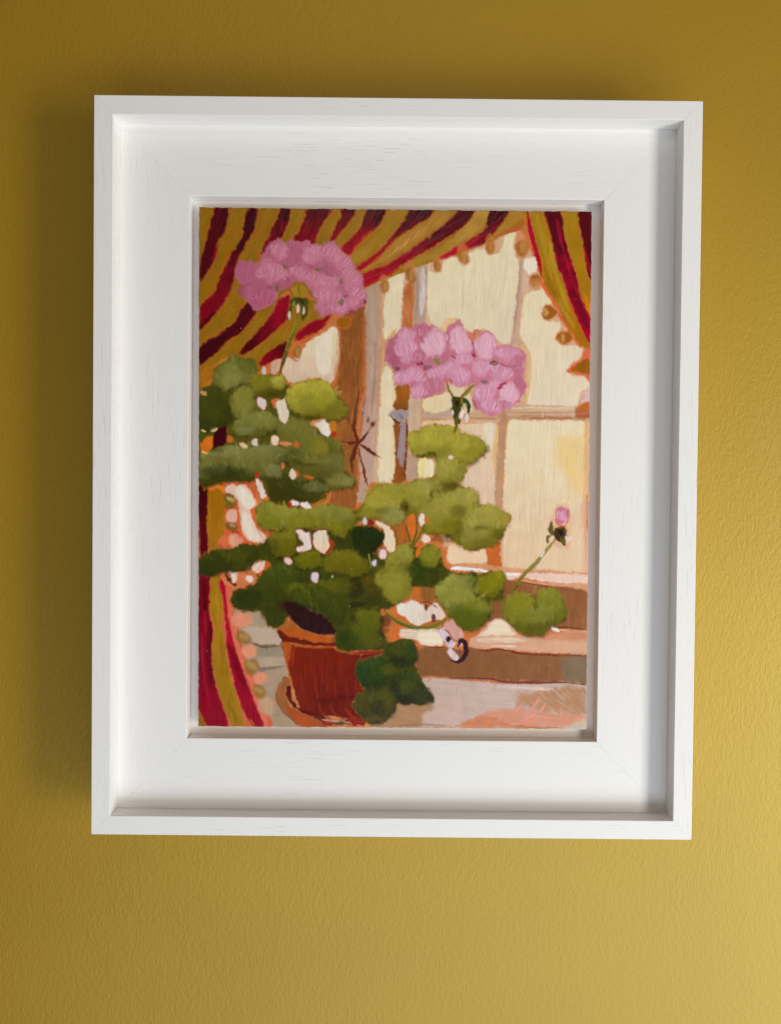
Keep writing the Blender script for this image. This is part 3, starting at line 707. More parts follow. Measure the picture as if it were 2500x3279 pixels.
def curtain_right():
    P((190, 146, 26), 'A3', 815, 90, 850, 250, 900, 500, 960, 700, 1000, 850, 1040, 980, 1100, 1090, 1180, 1200, 1250, 1370, 1350, 1534, 'B3', 1400, 0, 1500, 190, 1640, 280, 1660, 100, 'A3', 1600, 900, 1600, 80, ang=72, halo=(220, 110, 60), hw=4, var=.13, c2=(192, 130, 20), gang=80)
    S((206, 166, 50), 60, 'A3', 940, 150, 1020, 450, 1080, 720, 1120, 900, dry=.5, a=.8)
    S((172, 148, 40), 50, 'A3', 1100, 480, 1130, 700, 1200, 950, 1330, 1300, dry=.4, a=.7)
    S((206, 168, 60), 50, 'A3', 1170, 1100, 1260, 1280, 1380, 1460, dry=.4, a=.8)
    S((160, 108, 16), 50, 'A3', 1040, 760, 1100, 960, 1200, 1150, dry=.4, a=.6)
    S((176, 12, 44), [30, 56, 60, 40], 'A3', 828, 95, 862, 280, 910, 480, 970, 700, 995, 860, var=.1)
    K = dict(halo=(216, 104, 50), hw=2, var=.12, warp=1.6)
    P((108, 4, 30), 'A3', 1030, 95, 1080, 300, 1130, 500, 1160, 680, 1230, 850, 1290, 1030, 1380, 1270, 1490, 1534, 'B3', 1640, 190, 1660, -60, 'A3', 1560, 1330, 1470, 1130, 1410, 880, 1310, 560, 1260, 360, 1220, 95, ang=74, c2=(168, 8, 46), gang=85, **K)
    P((96, 4, 30), 'A3', 1340, 1000, 1450, 1150, 1540, 1350, 1560, 1500, 1460, 1400, 1380, 1220, ang=66, soft=5, a=.6)
    S((190, 30, 60), 40, 'A3', 1180, 200, 1240, 500, 1330, 800, 1420, 1080, dry=.6, a=.5)
    P((108, 4, 22), 'A3', 1430, 95, 1440, 250, 1480, 480, 1530, 800, 1600, 880, 1600, 80, ang=78, c2=(100, 4, 22), **K)
    S((180, 20, 40), 30, 'A3', 1500, 520, 1530, 680, 1570, 840, dry=.4, a=.7)
    P((224, 130, 24), 'A3', 1480, 1030, 1540, 1130, 1590, 1250, 1580, 1340, 1520, 1220, ang=66, soft=3, dry=.2)
    E((176, 110, 30), 'A3', 930, 920, 70, 80, 0, halo=(220, 130, 80), hw=3, c2=(200, 140, 80), soft=3)
    S((222, 100, 60), 34, 'A3', 960, 880, 1020, 980, 1110, 1120, 1190, 1300, 1290, 1450, dry=.25)
    P((222, 108, 64), 'B3', 1330, 540, 1400, 460, 1500, 400, 1560, 290, 1640, 270, 1640, 640, 1560, 590, 1440, 570, soft=2)
    E((178, 112, 30), 'A3', 1090, 1285, 85, 80, 0, halo=(218, 150, 110), hw=3); L((206, 160, 90), 'A3', 1050, 1280, 40, 60, 0, ang=90)
    E((186, 114, 36), 'B3', 1325, 120, 90, 75, 0, halo=(222, 120, 70), hw=3, soft=3); S((200, 146, 80), 50, 'B3', 1305, 90, 1310, 170, dry=.3, soft=2)
    P((178, 114, 26), 'B3', 1400, 530, 1480, 440, 1580, 380, 1640, 400, 1640, 560, 1520, 550, soft=1.5, var=.14)
    P((198, 108, 34), 'B3', 1480, 990, 1540, 940, 1640, 905, 1640, 1010, soft=3, dry=.2)


def curtain_lower():
    K = dict(var=.12, warp=1.4, body=.6)
    P((206, 96, 66), 'C1', 60, 340, 400, 360, 420, 1000, 600, 1050, 680, 1130, 400, 1200, 'D1', 420, 0, 430, 300, 520, 520, 560, 800, 680, 1100, 760, 1400, 860, 1640, 40, 1640, ang=88, **K)
    P((226, 124, 92), 'D1', 380, 60, 420, 280, 470, 520, 530, 760, 600, 960, 680, 1180, 760, 1420, 830, 1600, 780, 1600, 640, 1200, 520, 900, 430, 620, soft=3, a=.7)
    P((86, 4, 20), 'C1', 70, 345, 190, 360, 190, 800, 185, 1220, 90, 1330, ang=90, c2=(112, 6, 24), **K)
    P((186, 124, 14), 'C1', 195, 390, 395, 390, 405, 980, 340, 1080, 300, 1210, 195, 1250, ang=90, c2=(196, 136, 30), **K)
    P((228, 122, 36), 'C1', 220, 390, 395, 385, 390, 470, 300, 430, 215, 440, soft=3)
    P((120, 6, 28), 'D1', 60, -60, 205, -40, 190, 350, 220, 530, 220, 700, 230, 980, 260, 1180, 330, 1350, 385, 1600, 340, 1640, 180, 1640, 50, 1420, ang=84, c2=(140, 10, 36), gang=90, **K)
    S((84, 2, 18), 50, 'D1', 120, 0, 130, 350, dry=.4, a=.8); S((96, 4, 24), 60, 'D1', 190, 480, 180, 800, 200, 1200, dry=.4, a=.7)
    S((168, 40, 60), 26, 'D1', 90, 600, 110, 1000, 180, 1400, dry=.6, a=.6); S((168, 40, 50), 20, 'D1', 130, 350, 140, 600, dry=.6, a=.6)
    P((176, 118, 24), 'D1', 50, 1440, 110, 1540, 150, 1640, 50, 1640, soft=2, dry=.2)
    P((190, 140, 24), 'D1', 205, -40, 300, -20, 330, 350, 320, 500, 350, 650, 380, 900, 430, 1100, 480, 1280, 550, 1500, 560, 1640, 440, 1640, 350, 1450, 280, 1230, 230, 1000, 220, 700, 240, 530, 190, 330, ang=82, c2=(182, 136, 30), halo=(214, 116, 70), hw=1.5, **K)
    S((206, 160, 40), 40, 'D1', 260, 40, 270, 300, 280, 500, dry=.4, a=.7); S((166, 112, 14), 40, 'D1', 300, 640, 330, 850, 310, 1000, dry=.4, a=.7)
    S((146, 108, 20), 30, 'D1', 380, 1350, 450, 1480, 500, 1600, dry=.4, a=.7)
    P((176, 22, 44), 'D1', 290, 0, 330, 180, 350, 380, 370, 600, 380, 800, 430, 1000, 480, 1230, 560, 1450, 650, 1600, 690, 1640, 800, 1640, 700, 1400, 620, 1180, 550, 980, 480, 800, 440, 640, 400, 480, 375, 250, 360, 0, ang=80, c2=(150, 10, 38), **K)
    P((110, 6, 28), 'D1', 380, 700, 440, 760, 540, 1000, 600, 1200, 560, 1180, 460, 1000, ang=75, soft=4, a=.6)
    S((206, 130, 40), 14, 'D1', 640, 1560, 690, 1636, dry=.3)


def left_gap():
    P((214, 100, 52), 'C1', 400, 380, 480, 330, 700, 320, 780, 400, 830, 560, 830, 900, 900, 960, 1040, 960, 1000, 1080, 900, 1140, 700, 1120, 600, 1190, 350, 1170, 320, 1120, 400, 1000, soft=2, var=.14)
    P((230, 196, 172), 'C1', 412, 440, 440, 380, 500, 362, 545, 385, 600, 368, 690, 375, 745, 460, 800, 560, 812, 640, 725, 690, 770, 830, 810, 930, 900, 1000, 935, 1070, 890, 1125, 780, 1105, 680, 1060, 610, 940, 590, 750, 575, 620, 510, 510, 430, 480, ang=75, var=.06, body=.9)
    P((238, 230, 206), 'C1', 540, 430, 640, 400, 720, 480, 780, 620, 700, 690, 640, 640, 570, 540, ang=75, soft=4, var=.05, body=.9)
    P((236, 224, 202), 'C1', 620, 740, 700, 720, 750, 860, 790, 960, 860, 1080, 760, 1080, 680, 1030, 620, 900, ang=70, soft=4, var=.05, body=.9)
    P((142, 112, 40), 'C1', 405, 500, 480, 480, 545, 570, 540, 640, 480, 680, 412, 670, soft=2); L((190, 170, 110), 'C1', 470, 560, 50, 40, 30, ang=30)
    E((230, 180, 156), 'C1', 490, 770, 76, 88, soft=3); E((138, 106, 46), 'C1', 490, 905, 82, 62, 20, soft=3); L((196, 160, 110), 'C1', 500, 900, 46, 30, 30, ang=30)
    S((204, 76, 44), 40, 'C1', 500, 975, 590, 985, dry=.2); E((232, 160, 130), 'C1', 530, 1090, 96, 80, soft=4); E((226, 116, 74), 'C1', 390, 1090, 60, 70, soft=4, a=.8)
    # little patch under the left leaf
    P((214, 122, 76), 'C1', 330, 1470, 450, 1490, 640, 1470, 800, 1580, 860, 1600, 700, 1680, 'D1', 480, 90, 400, 60, 'C1', 400, 1640, soft=2, var=.15)
    P((96, 50, 30), 'C1', 410, 1510, 470, 1560, 500, 1640, 440, 1600, soft=1.5); E((96, 52, 34), 'C1', 530, 1650, 34, 26)
    P((236, 214, 196), 'C1', 452, 1468, 545, 1460, 548, 1580, 520, 1625, 488, 1560); E((238, 220, 204), 'C1', 722, 1572, 50, 38)
def leaves():
    K = dict(var=.14, warp=3.4, rag=3.2, soft=3.6, body=.4)
    # upper left cluster
    P((78, 78, 16), 'B1', 60, 840, 200, 760, 270, 600, 300, 500, 420, 430, 480, 372, 570, 370, 650, 410, 770, 410, 800, 520, 820, 600, 960, 605, 1060, 595, 1160, 640, 1190, 740, 1230, 745, 1400, 700, 1550, 660, 1680, 680, 'B2', 100, 770, 170, 880, 260, 960, 290, 1080, 270, 1150, 180, 1180, 100, 1190, 60, 1330, 150, 1440, 230, 1550, 240, 1680, 'C2', 235, 150, 330, 250, 405, 320, 350, 390, 100, 440, 0, 470, 'C1', 1690, 560, 1500, 690, 1200, 700, 960, 640, 900, 540, 850, 300, 780, 300, 700, 320, 600, 330, 380, 335, 60, 345, n=3, halo=(196, 106, 44), hw=1.2, **K)
    # central band
    P((104, 100, 22), 'C1', 800, 690, 870, 600, 1000, 580, 1200, 620, 1500, 680, 1680, 610, 'C2', 100, 620, 300, 690, 400, 700, 480, 620, 560, 510, 620, 430, 700, 365, 870, 372, 1000, 380, 1150, 320, 1300, 290, 1400, 270, 1440, 150, 1400, 50, 1300, 30, 'B2', 1150, 1640, 1085, 1540, 1070, 1420, 1085, 1340, 1200, 1330, 1260, 1280, 1400, 1240, 1550, 1260, 1680, 1285, 'B3', 100, 1290, 250, 1330, 350, 1400, 380, 1470, 330, 1560, 'C3', 300, 10, 230, 75, 130, 115, 120, 200, 70, 290, 0, 340, 100, 385, 230, 440, 280, 560, 330, 600, 400, 600, 500, 650, 650, 735, 660, 790, 600, 880, 560, 990, 470, 1090, 350, 1110, 180, 1155, 80, 1100, 0, 1080, 'C2', 1560, 1040, 1400, 1000, 1300, 990, 1230, 930, 1190, 760, 1060, 790, 1040, 850, 900, 890, 780, 850, 650, 800, 560, 830, 400, 850, 300, 1000, 200, 1080, 0, 950, 'C1', 1500, 940, 1200, 960, 1000, 960, 880, 920, 810, 830, n=3, halo=(196, 106, 44), hw=1.2, **K)
    # lower mass
    P((58, 62, 10), 'C1', 70, 1340, 170, 1260, 300, 1210, 500, 1190, 680, 1130, 850, 1135, 960, 1060, 1050, 980, 1200, 950, 1500, 930, 'C2', 0, 950, 200, 1000, 340, 900, 480, 900, 600, 920, 740, 960, 770, 1060, 700, 1180, 640, 1250, 800, 1240, 920, 1160, 1020, 1110, 1130, 1160, 1220, 1180, 1350, 1140, 1450, 1180, 1480, 1300, 1560, 1450, 1620, 1480, 'C3', 30, 1430, 180, 1420, 350, 1440, 500, 1405, 570, 1420, 600, 1500, 'D3', 610, 60, 640, 190, 560, 240, 480, 230, 470, 300, 492, 360, 450, 440, 380, 520, 300, 570, 200, 580, 120, 540, 60, 460, 0, 420, 'D2', 1420, 270, 1340, 180, 1330, 100, 1080, 70, 1000, 200, 900, 270, 830, 330, 700, 350, 680, 500, 700, 620, 780, 740, 900, 720, 1070, 730, 1130, 850, 1110, 1000, 1150, 1080, 1170, 1180, 1220, 1280, 1330, 1420, 1280, 1490, 1060, 1500, 880, 1500, 850, 1610, 700, 1735, 560, 1730, 480, 1670, 380, 1600, 350, 1500, 400, 1400, 480, 1340, 430, 1250, 380, 1100, 420, 990, 560, 945, 690, 900, 700, 850, 400, 850, 250, 865, 150, 820, 'D1', 1600, 700, 1580, 540, 1480, 420, 1280, 330, 1110, 380, 1040, 430, 1000, 500, 930, 522, 850, 512, 800, 430, 740, 340, 640, 350, 520, 332, 450, 290, 415, 190, 480, 110, 560, 85, 700, 30, 760, -40, 'C1', 800, 1540, 960, 1400, 940, 1350, 800, 1360, 650, 1480, 540, 1470, 330, 1470, 250, 1540, 70, 1500, n=3, halo=(170, 96, 40), hw=1.0, **K)
    # right-hand leaf
    P((100, 100, 20), 'D3', 618, 400, 610, 330, 650, 220, 750, 150, 850, 140, 960, 180, 1000, 235, 1060, 115, 1150, 90, 1260, 120, 1310, 230, 1360, 360, 1340, 430, 1270, 480, 1180, 520, 1100, 620, 1000, 642, 870, 620, 760, 540, 690, 470, n=4, **K)
    # --- single leaves, back to front
    LEAF((108, 106, 42), (84, 80, 24), 'B1', 1080, 1240, 1250, 1120, 1480, 1180, 1560, 1280, 1680, 1390, 'B2', 150, 1440, 230, 1550, 'C2', 235, 150, 330, 250, 405, 320, 350, 390, 100, 430, 'C1', 1500, 480, 1300, 400, 1250, 200)
    LEAF((64, 66, 14), (50, 52, 10), 'B1', 80, 850, 250, 740, 330, 790, 470, 870, 490, 1000, 480, 1200, 350, 1260, 80, 1290)
    LEAF((92, 92, 26), (106, 106, 46), 'B1', 270, 600, 300, 490, 420, 430, 480, 375, 570, 370, 650, 410, 765, 410, 800, 520, 780, 600, 760, 680, 620, 690, 500, 760, 400, 800, 310, 740, 260, 680, hi=(142, 142, 84))
    LEAF((124, 120, 46), (100, 96, 30), 'B1', 500, 850, 640, 770, 760, 800, 790, 930, 780, 1040, 700, 1130, 560, 1150, 490, 1060)
    LEAF((128, 122, 34), (92, 84, 16), 'B1', 780, 612, 960, 608, 1060, 598, 1155, 640, 1185, 740, 1150, 800, 1000, 840, 870, 860, 780, 800, 740, 700, gang=50)
    LEAF((168, 160, 54), (112, 106, 28), 'B1', 1190, 850, 1230, 765, 1400, 705, 1550, 665, 1680, 690, 'B2', 100, 775, 165, 880, 255, 960, 285, 1080, 200, 1165, 0, 1170, 'B1', 1500, 1120, 1350, 1120, 1250, 1060, 1185, 950, hi=(184, 176, 76))
    LEAF((122, 122, 54), (92, 92, 30), 'B1', 520, 1220, 680, 1120, 830, 1060, 1000, 1100, 1080, 1220, 1030, 1320, 900, 1370, 700, 1390, 560, 1380, 505, 1300, hi=(150, 152, 98))
    LEAF((122, 122, 66), (58, 60, 14), 'B1', 90, 1640, 260, 1560, 480, 1505, 700, 1540, 1000, 1490, 1150, 1540, 1200, 1650, 'C1', 1180, 120, 1100, 230, 900, 290, 700, 320, 600, 310, 380, 330, 90, 335, hi=(146, 146, 92))
    LEAF((62, 64, 16), (50, 52, 10), 'C1', 980, 300, 1150, 200, 1300, 330, 1500, 300, 1680, 330, 1600, 520, 1300, 620, 1000, 560, hi=(118, 118, 64))
    LEAF((132, 130, 50), (104, 100, 18), 'C1', 805, 720, 870, 605, 1000, 590, 1200, 650, 1450, 690, 1680, 625, 'C2', 200, 665, 380, 720, 420, 800, 300, 990, 200, 1075, 60, 960, 'C1', 1500, 930, 1200, 948, 950, 945, 830, 870)
    LEAF((160, 152, 56), (128, 120, 36), 'B2', 1080, 1345, 1200, 1335, 1260, 1285, 1400, 1242, 1550, 1262, 1680, 1288, 'B3', 100, 1292, 250, 1332, 350, 1400, 378, 1470, 330, 1555, 'C3', 300, 10, 230, 75, 120, 110, 0, 100, 'C2', 1500, 60, 'B2', 1400, 1600, 1150, 1635, 1090, 1540, 1072, 1420)
    LEAF((150, 142, 58), (118, 108, 30), 'C2', 1440, 60, 1560, 30, 1680, 60, 'C3', 110, 130, 115, 200, 65, 290, 0, 335, 'C2', 1620, 380, 1500, 450, 1420, 350, 1440, 180)
    LEAF((154, 146, 52), (126, 120, 46), 'C2', 430, 740, 480, 625, 560, 515, 620, 435, 700, 370, 870, 376, 1000, 384, 1150, 325, 1300, 330, 1360, 480, 1250, 640, 1045, 640, 1030, 800, 900, 888, 780, 850, 650, 800, 520, 800, hi=(172, 164, 74))
    LEAF((152, 144, 60), (116, 108, 26), 'C2', 1260, 930, 1205, 770, 1250, 645, 1450, 540, 1650, 430, 'C3', 100, 392, 230, 445, 285, 585, 340, 700, 200, 860, 0, 940, 'C2', 1500, 990, 1350, 985)
    LEAF((154, 146, 64), (112, 104, 28), 'C3', 120, 800, 250, 640, 400, 602, 500, 652, 655, 745, 600, 880, 550, 995, 470, 1085, 350, 1108, 180, 1150, 60, 1080, 40, 920)
    L((90, 82, 16), 'C3', 300, 880, 110, 45, -8, a=.8); L((84, 76, 14), 'C2', 1600, 410, 150, 60, -25, a=.7); L((76, 64, 14), 'C2', 1030, 640, 70, 80, a=.7); L((92, 84, 16), 'C3', 20, 660, 100, 80, a=.6); L((86, 80, 14), 'C3', 520, 960, 70, 80, a=.6)
    # lower mass
    LEAF((56, 60, 12), (44, 48, 8), 'C1', 75, 1345, 170, 1265, 300, 1215, 500, 1192, 690, 1140, 800, 1220, 770, 1370, 640, 1470, 450, 1475, 250, 1535, 75, 1490, hi=(96, 96, 28))
    LEAF((112, 106, 22), (88, 82, 10), 'C1', 960, 1070, 1050, 995, 1200, 965, 1300, 1000, 1330, 1150, 1300, 1280, 1100, 1300, 1000, 1240)
    LEAF((64, 74, 16), (50, 56, 8), 'C1', 820, 1560, 950, 1420, 1100, 1380, 1300, 1440, 1420, 1560, 1400, 1680, 'D1', 1000, 200, 760, 200, 720, 60, hi=(104, 110, 34))
    LEAF((30, 44, 10), (26, 36, 8), 'C2', 380, 930, 520, 902, 640, 922, 750, 980, 768, 1060, 700, 1150, 620, 1250, 480, 1260, 390, 1180, 358, 1050, hi=(52, 66, 20))
    LEAF((106, 104, 14), (88, 86, 8), 'C1', 1300, 1310, 1400, 1235, 1560, 1225, 1660, 1310, 1640, 1400, 1480, 1450, 1330, 1420)
    LEAF((50, 58, 10), (40, 46, 6), 'C1', 1330, 1500, 1500, 1450, 1680, 1470, 'C2', 150, 1520, 250, 1640, 'D2', 100, 160, 'D1', 1350, 200, 1200, 100, hi=(88, 92, 20))
    LEAF((108, 100, 18), (84, 78, 8), 'C2', 0, 1340, 120, 1245, 280, 1222, 420, 1272, 540, 1370, 560, 1480, 400, 1540, 200, 1500, 40, 1480)
    LEAF((48, 62, 12), (40, 50, 8), 'C2', 1060, 1420, 1200, 1380, 1400, 1430, 1430, 1520, 1350, 1640, 1150, 1660, 1080, 1560, hi=(84, 96, 28))
    LEAF((142, 136, 52), (112, 106, 26), 'C2', 780, 1310, 850, 1205, 1000, 1118, 1110, 1160, 1130, 1300, 1080, 1440, 900, 1470, 790, 1400, hi=(158, 152, 70))
    LEAF((124, 124, 36), (98, 98, 14), 'C2', 1210, 1300, 1280, 1182, 1380, 1152, 1460, 1200, 1470, 1350, 1380, 1430, 1260, 1420, hi=(146, 146, 56))
    LEAF((134, 130, 46), (112, 108, 26), 'C2', 640, 1530, 750, 1425, 900, 1405, 1020, 1450, 1080, 1560, 'D2', 1060, 60, 1000, 200, 850, 285, 740, 200, 670, 70, hi=(156, 150, 66))
    LEAF((120, 116, 16), (98, 94, 8), 'C3', 230, 1510, 350, 1450, 500, 1412, 570, 1432, 600, 1520, 'D3', 610, 80, 560, 170, 420, 200, 320, 120, 290, 0)
    LEAF((136, 136, 58), (76, 84, 6), 'D2', 1345, 150, 1370, 40, 'C2', 1500, 1610, 1620, 1500, 'C3', 0, 1460, 150, 1450, 220, 1530, 'D3', 230, 80, 300, 180, 480, 300, 490, 360, 440, 440, 380, 520, 300, 568, 200, 578, 120, 538, 50, 455, 0, 420, 'D2', 1400, 260, hi=(154, 154, 78))
    LEAF((126, 124, 36), (84, 86, 12), 'D3', 618, 400, 610, 330, 650, 220, 750, 152, 850, 142, 960, 182, 1000, 235, 1060, 118, 1150, 92, 1260, 122, 1310, 230, 1360, 360, 1340, 430, 1270, 480, 1180, 520, 1100, 620, 1000, 640, 870, 620, 760, 540, 690, 470, hi=(144, 144, 60))
    LEAF((84, 88, 14), (62, 70, 8), 'D2', 310, 560, 400, 380, 560, 350, 700, 430, 690, 600, 740, 740, 600, 810, 400, 830, 300, 740, hi=(110, 110, 28))
    LEAF((44, 58, 12), (36, 46, 8), 'D2', 740, 860, 800, 790, 950, 722, 1070, 735, 1130, 850, 1110, 980, 980, 1040, 850, 1010, hi=(84, 92, 26))
    LEAF((40, 62, 18), (34, 48, 10), 'D2', 385, 1100, 420, 1000, 560, 950, 720, 960, 800, 1050, 770, 1200, 680, 1300, 520, 1320, 430, 1240, hi=(78, 92, 30))
    LEAF((50, 60, 14), (38, 40, 18), 'D2', 800, 1240, 900, 1120, 1080, 1090, 1160, 1180, 1220, 1280, 1320, 1410, 1270, 1480, 1060, 1495, 900, 1480, 820, 1380, hi=(86, 92, 28))
    LEAF((70, 68, 18), (50, 48, 18), 'D2', 355, 1500, 410, 1400, 560, 1340, 740, 1340, 850, 1440, 850, 1600, 700, 1725, 560, 1725, 470, 1665, 375, 1590, hi=(96, 94, 32))
    LA[0] = .72
    # --- scumbled lights and shades
    T = 'B1'
    for x, y, rx, ry, c, a in ((540, 560, 230, 170, GG, .85), (480, 660, 160, 120, (138, 138, 74), .55), (680, 480, 150, 100, (84, 86, 20), .8), (900, 690, 230, 120, (112, 108, 24), .9), (1090, 690, 110, 95, YG, .9), (1090, 650, 70, 50, (182, 174, 78), .6), (1000, 840, 220, 60, (70, 62, 10), .7),
                            (640, 940, 150, 200, (122, 120, 46), .9), (660, 1020, 110, 120, (136, 134, 70), .5), (300, 950, 190, 190, (58, 60, 12), .8), (250, 1120, 170, 110, (66, 68, 12), .8), (920, 1200, 180, 110, (128, 126, 56), .85), (700, 1250, 190, 110, (106, 112, 54), .8), (650, 1320, 120, 60, (140, 142, 88), .45),
                            (1560, 860, 260, 170, (146, 140, 40), .95), (1580, 760, 180, 80, YG, .75), (1480, 980, 220, 120, (122, 120, 40), .7), (1640, 960, 90, 110, (150, 146, 20), .5), (1480, 1150, 220, 50, (74, 64, 10), .7), (1400, 1280, 200, 110, (110, 108, 44), .75), (1250, 1380, 170, 90, (98, 96, 36), .7), (1600, 1530, 140, 130, (124, 118, 30), .8),
                            (700, 1590, 280, 80, (122, 124, 66), .85), (880, 1560, 130, 60, (140, 138, 84), .4), (1320, 1590, 110, 60, (58, 72, 36), .7), (300, 1560, 140, 60, (70, 74, 14), .7)):
        L(c, T, x, y, rx, ry, 0, a=a)
    T = 'C1'
    for x, y, rx, ry, c, a in ((760, 60, 330, 150, (110, 110, 46), .8), (900, 160, 240, 130, (108, 106, 50), .7), (1040, 200, 130, 90, (140, 138, 84), .6), (300, 60, 220, 70, (92, 92, 14), .8), (380, 220, 300, 110, (40, 46, 8), .85), (1400, 80, 180, 60, (46, 58, 24), .7), (1560, 60, 220, 50, (122, 116, 46), .7), (1260, 380, 220, 130, (54, 56, 12), .8), (1560, 400, 200, 70, (124, 122, 70), .6), (1050, 420, 130, 170, (70, 60, 14), .6), (1500, 520, 180, 60, (74, 66, 10), .6),
                            (980, 800, 180, 130, (112, 110, 16), .85), (1150, 740, 230, 80, (132, 132, 52), .7), (1400, 820, 260, 110, (118, 114, 22), .85), (1620, 720, 170, 90, (136, 132, 50), .7), (1160, 1100, 180, 120, (100, 94, 14), .85), (1180, 1020, 140, 60, (122, 120, 30), .5), (1480, 1330, 180, 90, (98, 98, 10), .85), (1000, 1160, 130, 110, (42, 50, 8), .7), (560, 1280, 180, 90, (74, 74, 12), .7), (260, 1350, 180, 110, (46, 52, 8), .8), (600, 1400, 150, 80, (70, 74, 12), .6), (1150, 1560, 300, 140, (56, 66, 12), .8), (1280, 1400, 120, 70, (58, 58, 8), .6)):
        L(c, T, x, y, rx, ry, 0, a=a)
    T = 'C2'
    for x, y, rx, ry, c, a in ((120, 100, 200, 150, (112, 110, 52), .8), (200, 320, 200, 100, (134, 130, 66), .8), (60, 200, 140, 90, (76, 76, 26), .6), (300, 340, 100, 70, (148, 142, 78), .5),
                            (800, 520, 330, 170, (140, 134, 44), .95), (720, 600, 240, 110, (158, 150, 56), .65), (560, 740, 170, 90, (118, 110, 16), .8), (880, 760, 190, 120, (136, 134, 76), .85), (760, 700, 120, 60, (80, 70, 12), .5), (1100, 440, 250, 120, (136, 130, 52), .85), (1330, 370, 170, 110, (150, 144, 72), .8), (1250, 600, 230, 120, (132, 124, 46), .8), (1010, 650, 70, 90, (70, 58, 12), .7), (1560, 140, 180, 170, (148, 142, 62), .85), (1560, 560, 170, 170, (142, 136, 56), .8), (1400, 720, 220, 170, (138, 130, 52), .85), (1600, 400, 130, 70, (84, 72, 14), .65), (1430, 900, 220, 100, (126, 118, 30), .8), (1620, 900, 140, 120, (106, 98, 12), .7), (150, 760, 200, 110, (118, 118, 54), .8), (150, 900, 170, 90, (116, 112, 18), .8), (350, 860, 120, 70, (86, 86, 20), .6),
                            (560, 1040, 230, 150, (28, 40, 8), .95), (480, 1160, 160, 110, (32, 44, 8), .8), (260, 1130, 130, 100, (48, 54, 8), .7), (230, 1390, 310, 170, (98, 92, 12), .9), (240, 1270, 230, 70, (108, 100, 18), .6), (980, 1290, 180, 160, (130, 126, 44), .95), (1020, 1230, 120, 100, (142, 138, 56), .6), (1350, 1300, 130, 140, (112, 114, 28), .95), (1350, 1280, 80, 90, (132, 132, 44), .6), (1230, 1500, 210, 130, (42, 58, 10), .9), (1020, 1440, 110, 90, (70, 64, 14), .6), (880, 1560, 240, 180, (120, 118, 34), .9), (860, 1600, 160, 120, (140, 136, 54), .6), (560, 1580, 80, 80, (118, 96, 14), .7), (360, 1620, 130, 70, (46, 36, 12), .8), (150, 1560, 170, 90, (44, 50, 8), .8), (700, 1450, 120, 80, (84, 76, 12), .6), (1500, 1060, 170, 60, (62, 50, 20), .7), (1300, 1640, 200, 70, (58, 66, 8), .7), (1380, 1550, 140, 60, (66, 60, 10), .7)):
        L(c, T, x, y, rx, ry, 0, a=a)
    T = 'C3'
    for x, y, rx, ry, c, a in ((110, -60, 210, 140, (152, 144, 48), .9), (60, -140, 170, 80, (164, 156, 62), .6), (200, -40, 120, 90, (128, 118, 26), .6), (40, 200, 80, 80, (134, 130, 64), .7), (60, 150, 70, 90, (116, 110, 16), .5), (110, 480, 180, 100, (150, 144, 68), .85), (200, 500, 100, 70, (162, 154, 76), .5), (420, 750, 190, 140, (146, 138, 58), .9), (420, 670, 150, 60, (158, 150, 64), .6), (250, 860, 190, 170, (140, 134, 60), .7), (200, 990, 180, 100, (128, 122, 52), .7), (300, 880, 90, 40, (94, 84, 14), .75), (520, 960, 70, 80, (84, 80, 14), .7), (40, 680, 110, 90, (106, 100, 30), .6), (600, 780, 60, 80, (196, 166, 64), .6), (30, 900, 90, 100, (94, 86, 12), .6), (350, 1060, 170, 50, (98, 92, 20), .7),
                            (90, 1530, 140, 90, (102, 112, 56), .8), (420, 1530, 150, 90, (112, 110, 14), .9), (200, 1560, 90, 80, (58, 74, 14), .7)):
        L(c, T, x, y, rx, ry, 0, a=a)
    T = 'D3'
    for x, y, rx, ry, c, a in ((110, 110, 190, 160, (128, 128, 50), .9), (80, 180, 170, 90, (138, 138, 60), .6), (330, 290, 170, 110, (120, 120, 36), .8), (200, 430, 220, 130, (78, 86, 6), .85), (450, 60, 140, 110, (120, 116, 10), .9), (540, 190, 110, 60, (84, 84, 14), .6), (820, 300, 190, 140, (116, 114, 22), .9), (860, 240, 130, 80, (130, 124, 36), .6), (1170, 260, 160, 150, (112, 116, 32), .85), (1050, 400, 210, 110, (124, 126, 54), .7), (900, 430, 190, 90, (110, 112, 30), .7), (1020, 560, 170, 70, (84, 82, 18), .7), (1270, 400, 80, 100, (88, 96, 14), .6), (1000, 280, 50, 60, (70, 66, 14), .8), (960, 190, 60, 40, (78, 70, 30), .7)):
        L(c, T, x, y, rx, ry, 0, a=a)
    T = 'D1'
    for x, y, rx, ry, c, a in ((600, 200, 190, 130, (30, 40, 6), .9), (900, 200, 190, 170, (52, 60, 10), .7), (900, 400, 140, 120, (44, 52, 10), .8), (1200, 110, 230, 90, (88, 88, 12), .8), (1450, 60, 200, 90, (96, 92, 12), .7), (1050, 290, 150, 70, (50, 34, 14), .8), (1500, 300, 200, 150, (58, 66, 8), .8), (1150, 60, 120, 60, (100, 104, 30), .5), (1640, 650, 90, 120, (44, 60, 10), .7)):
        L(c, T, x, y, rx, ry, 0, a=a)
    T = 'D2'
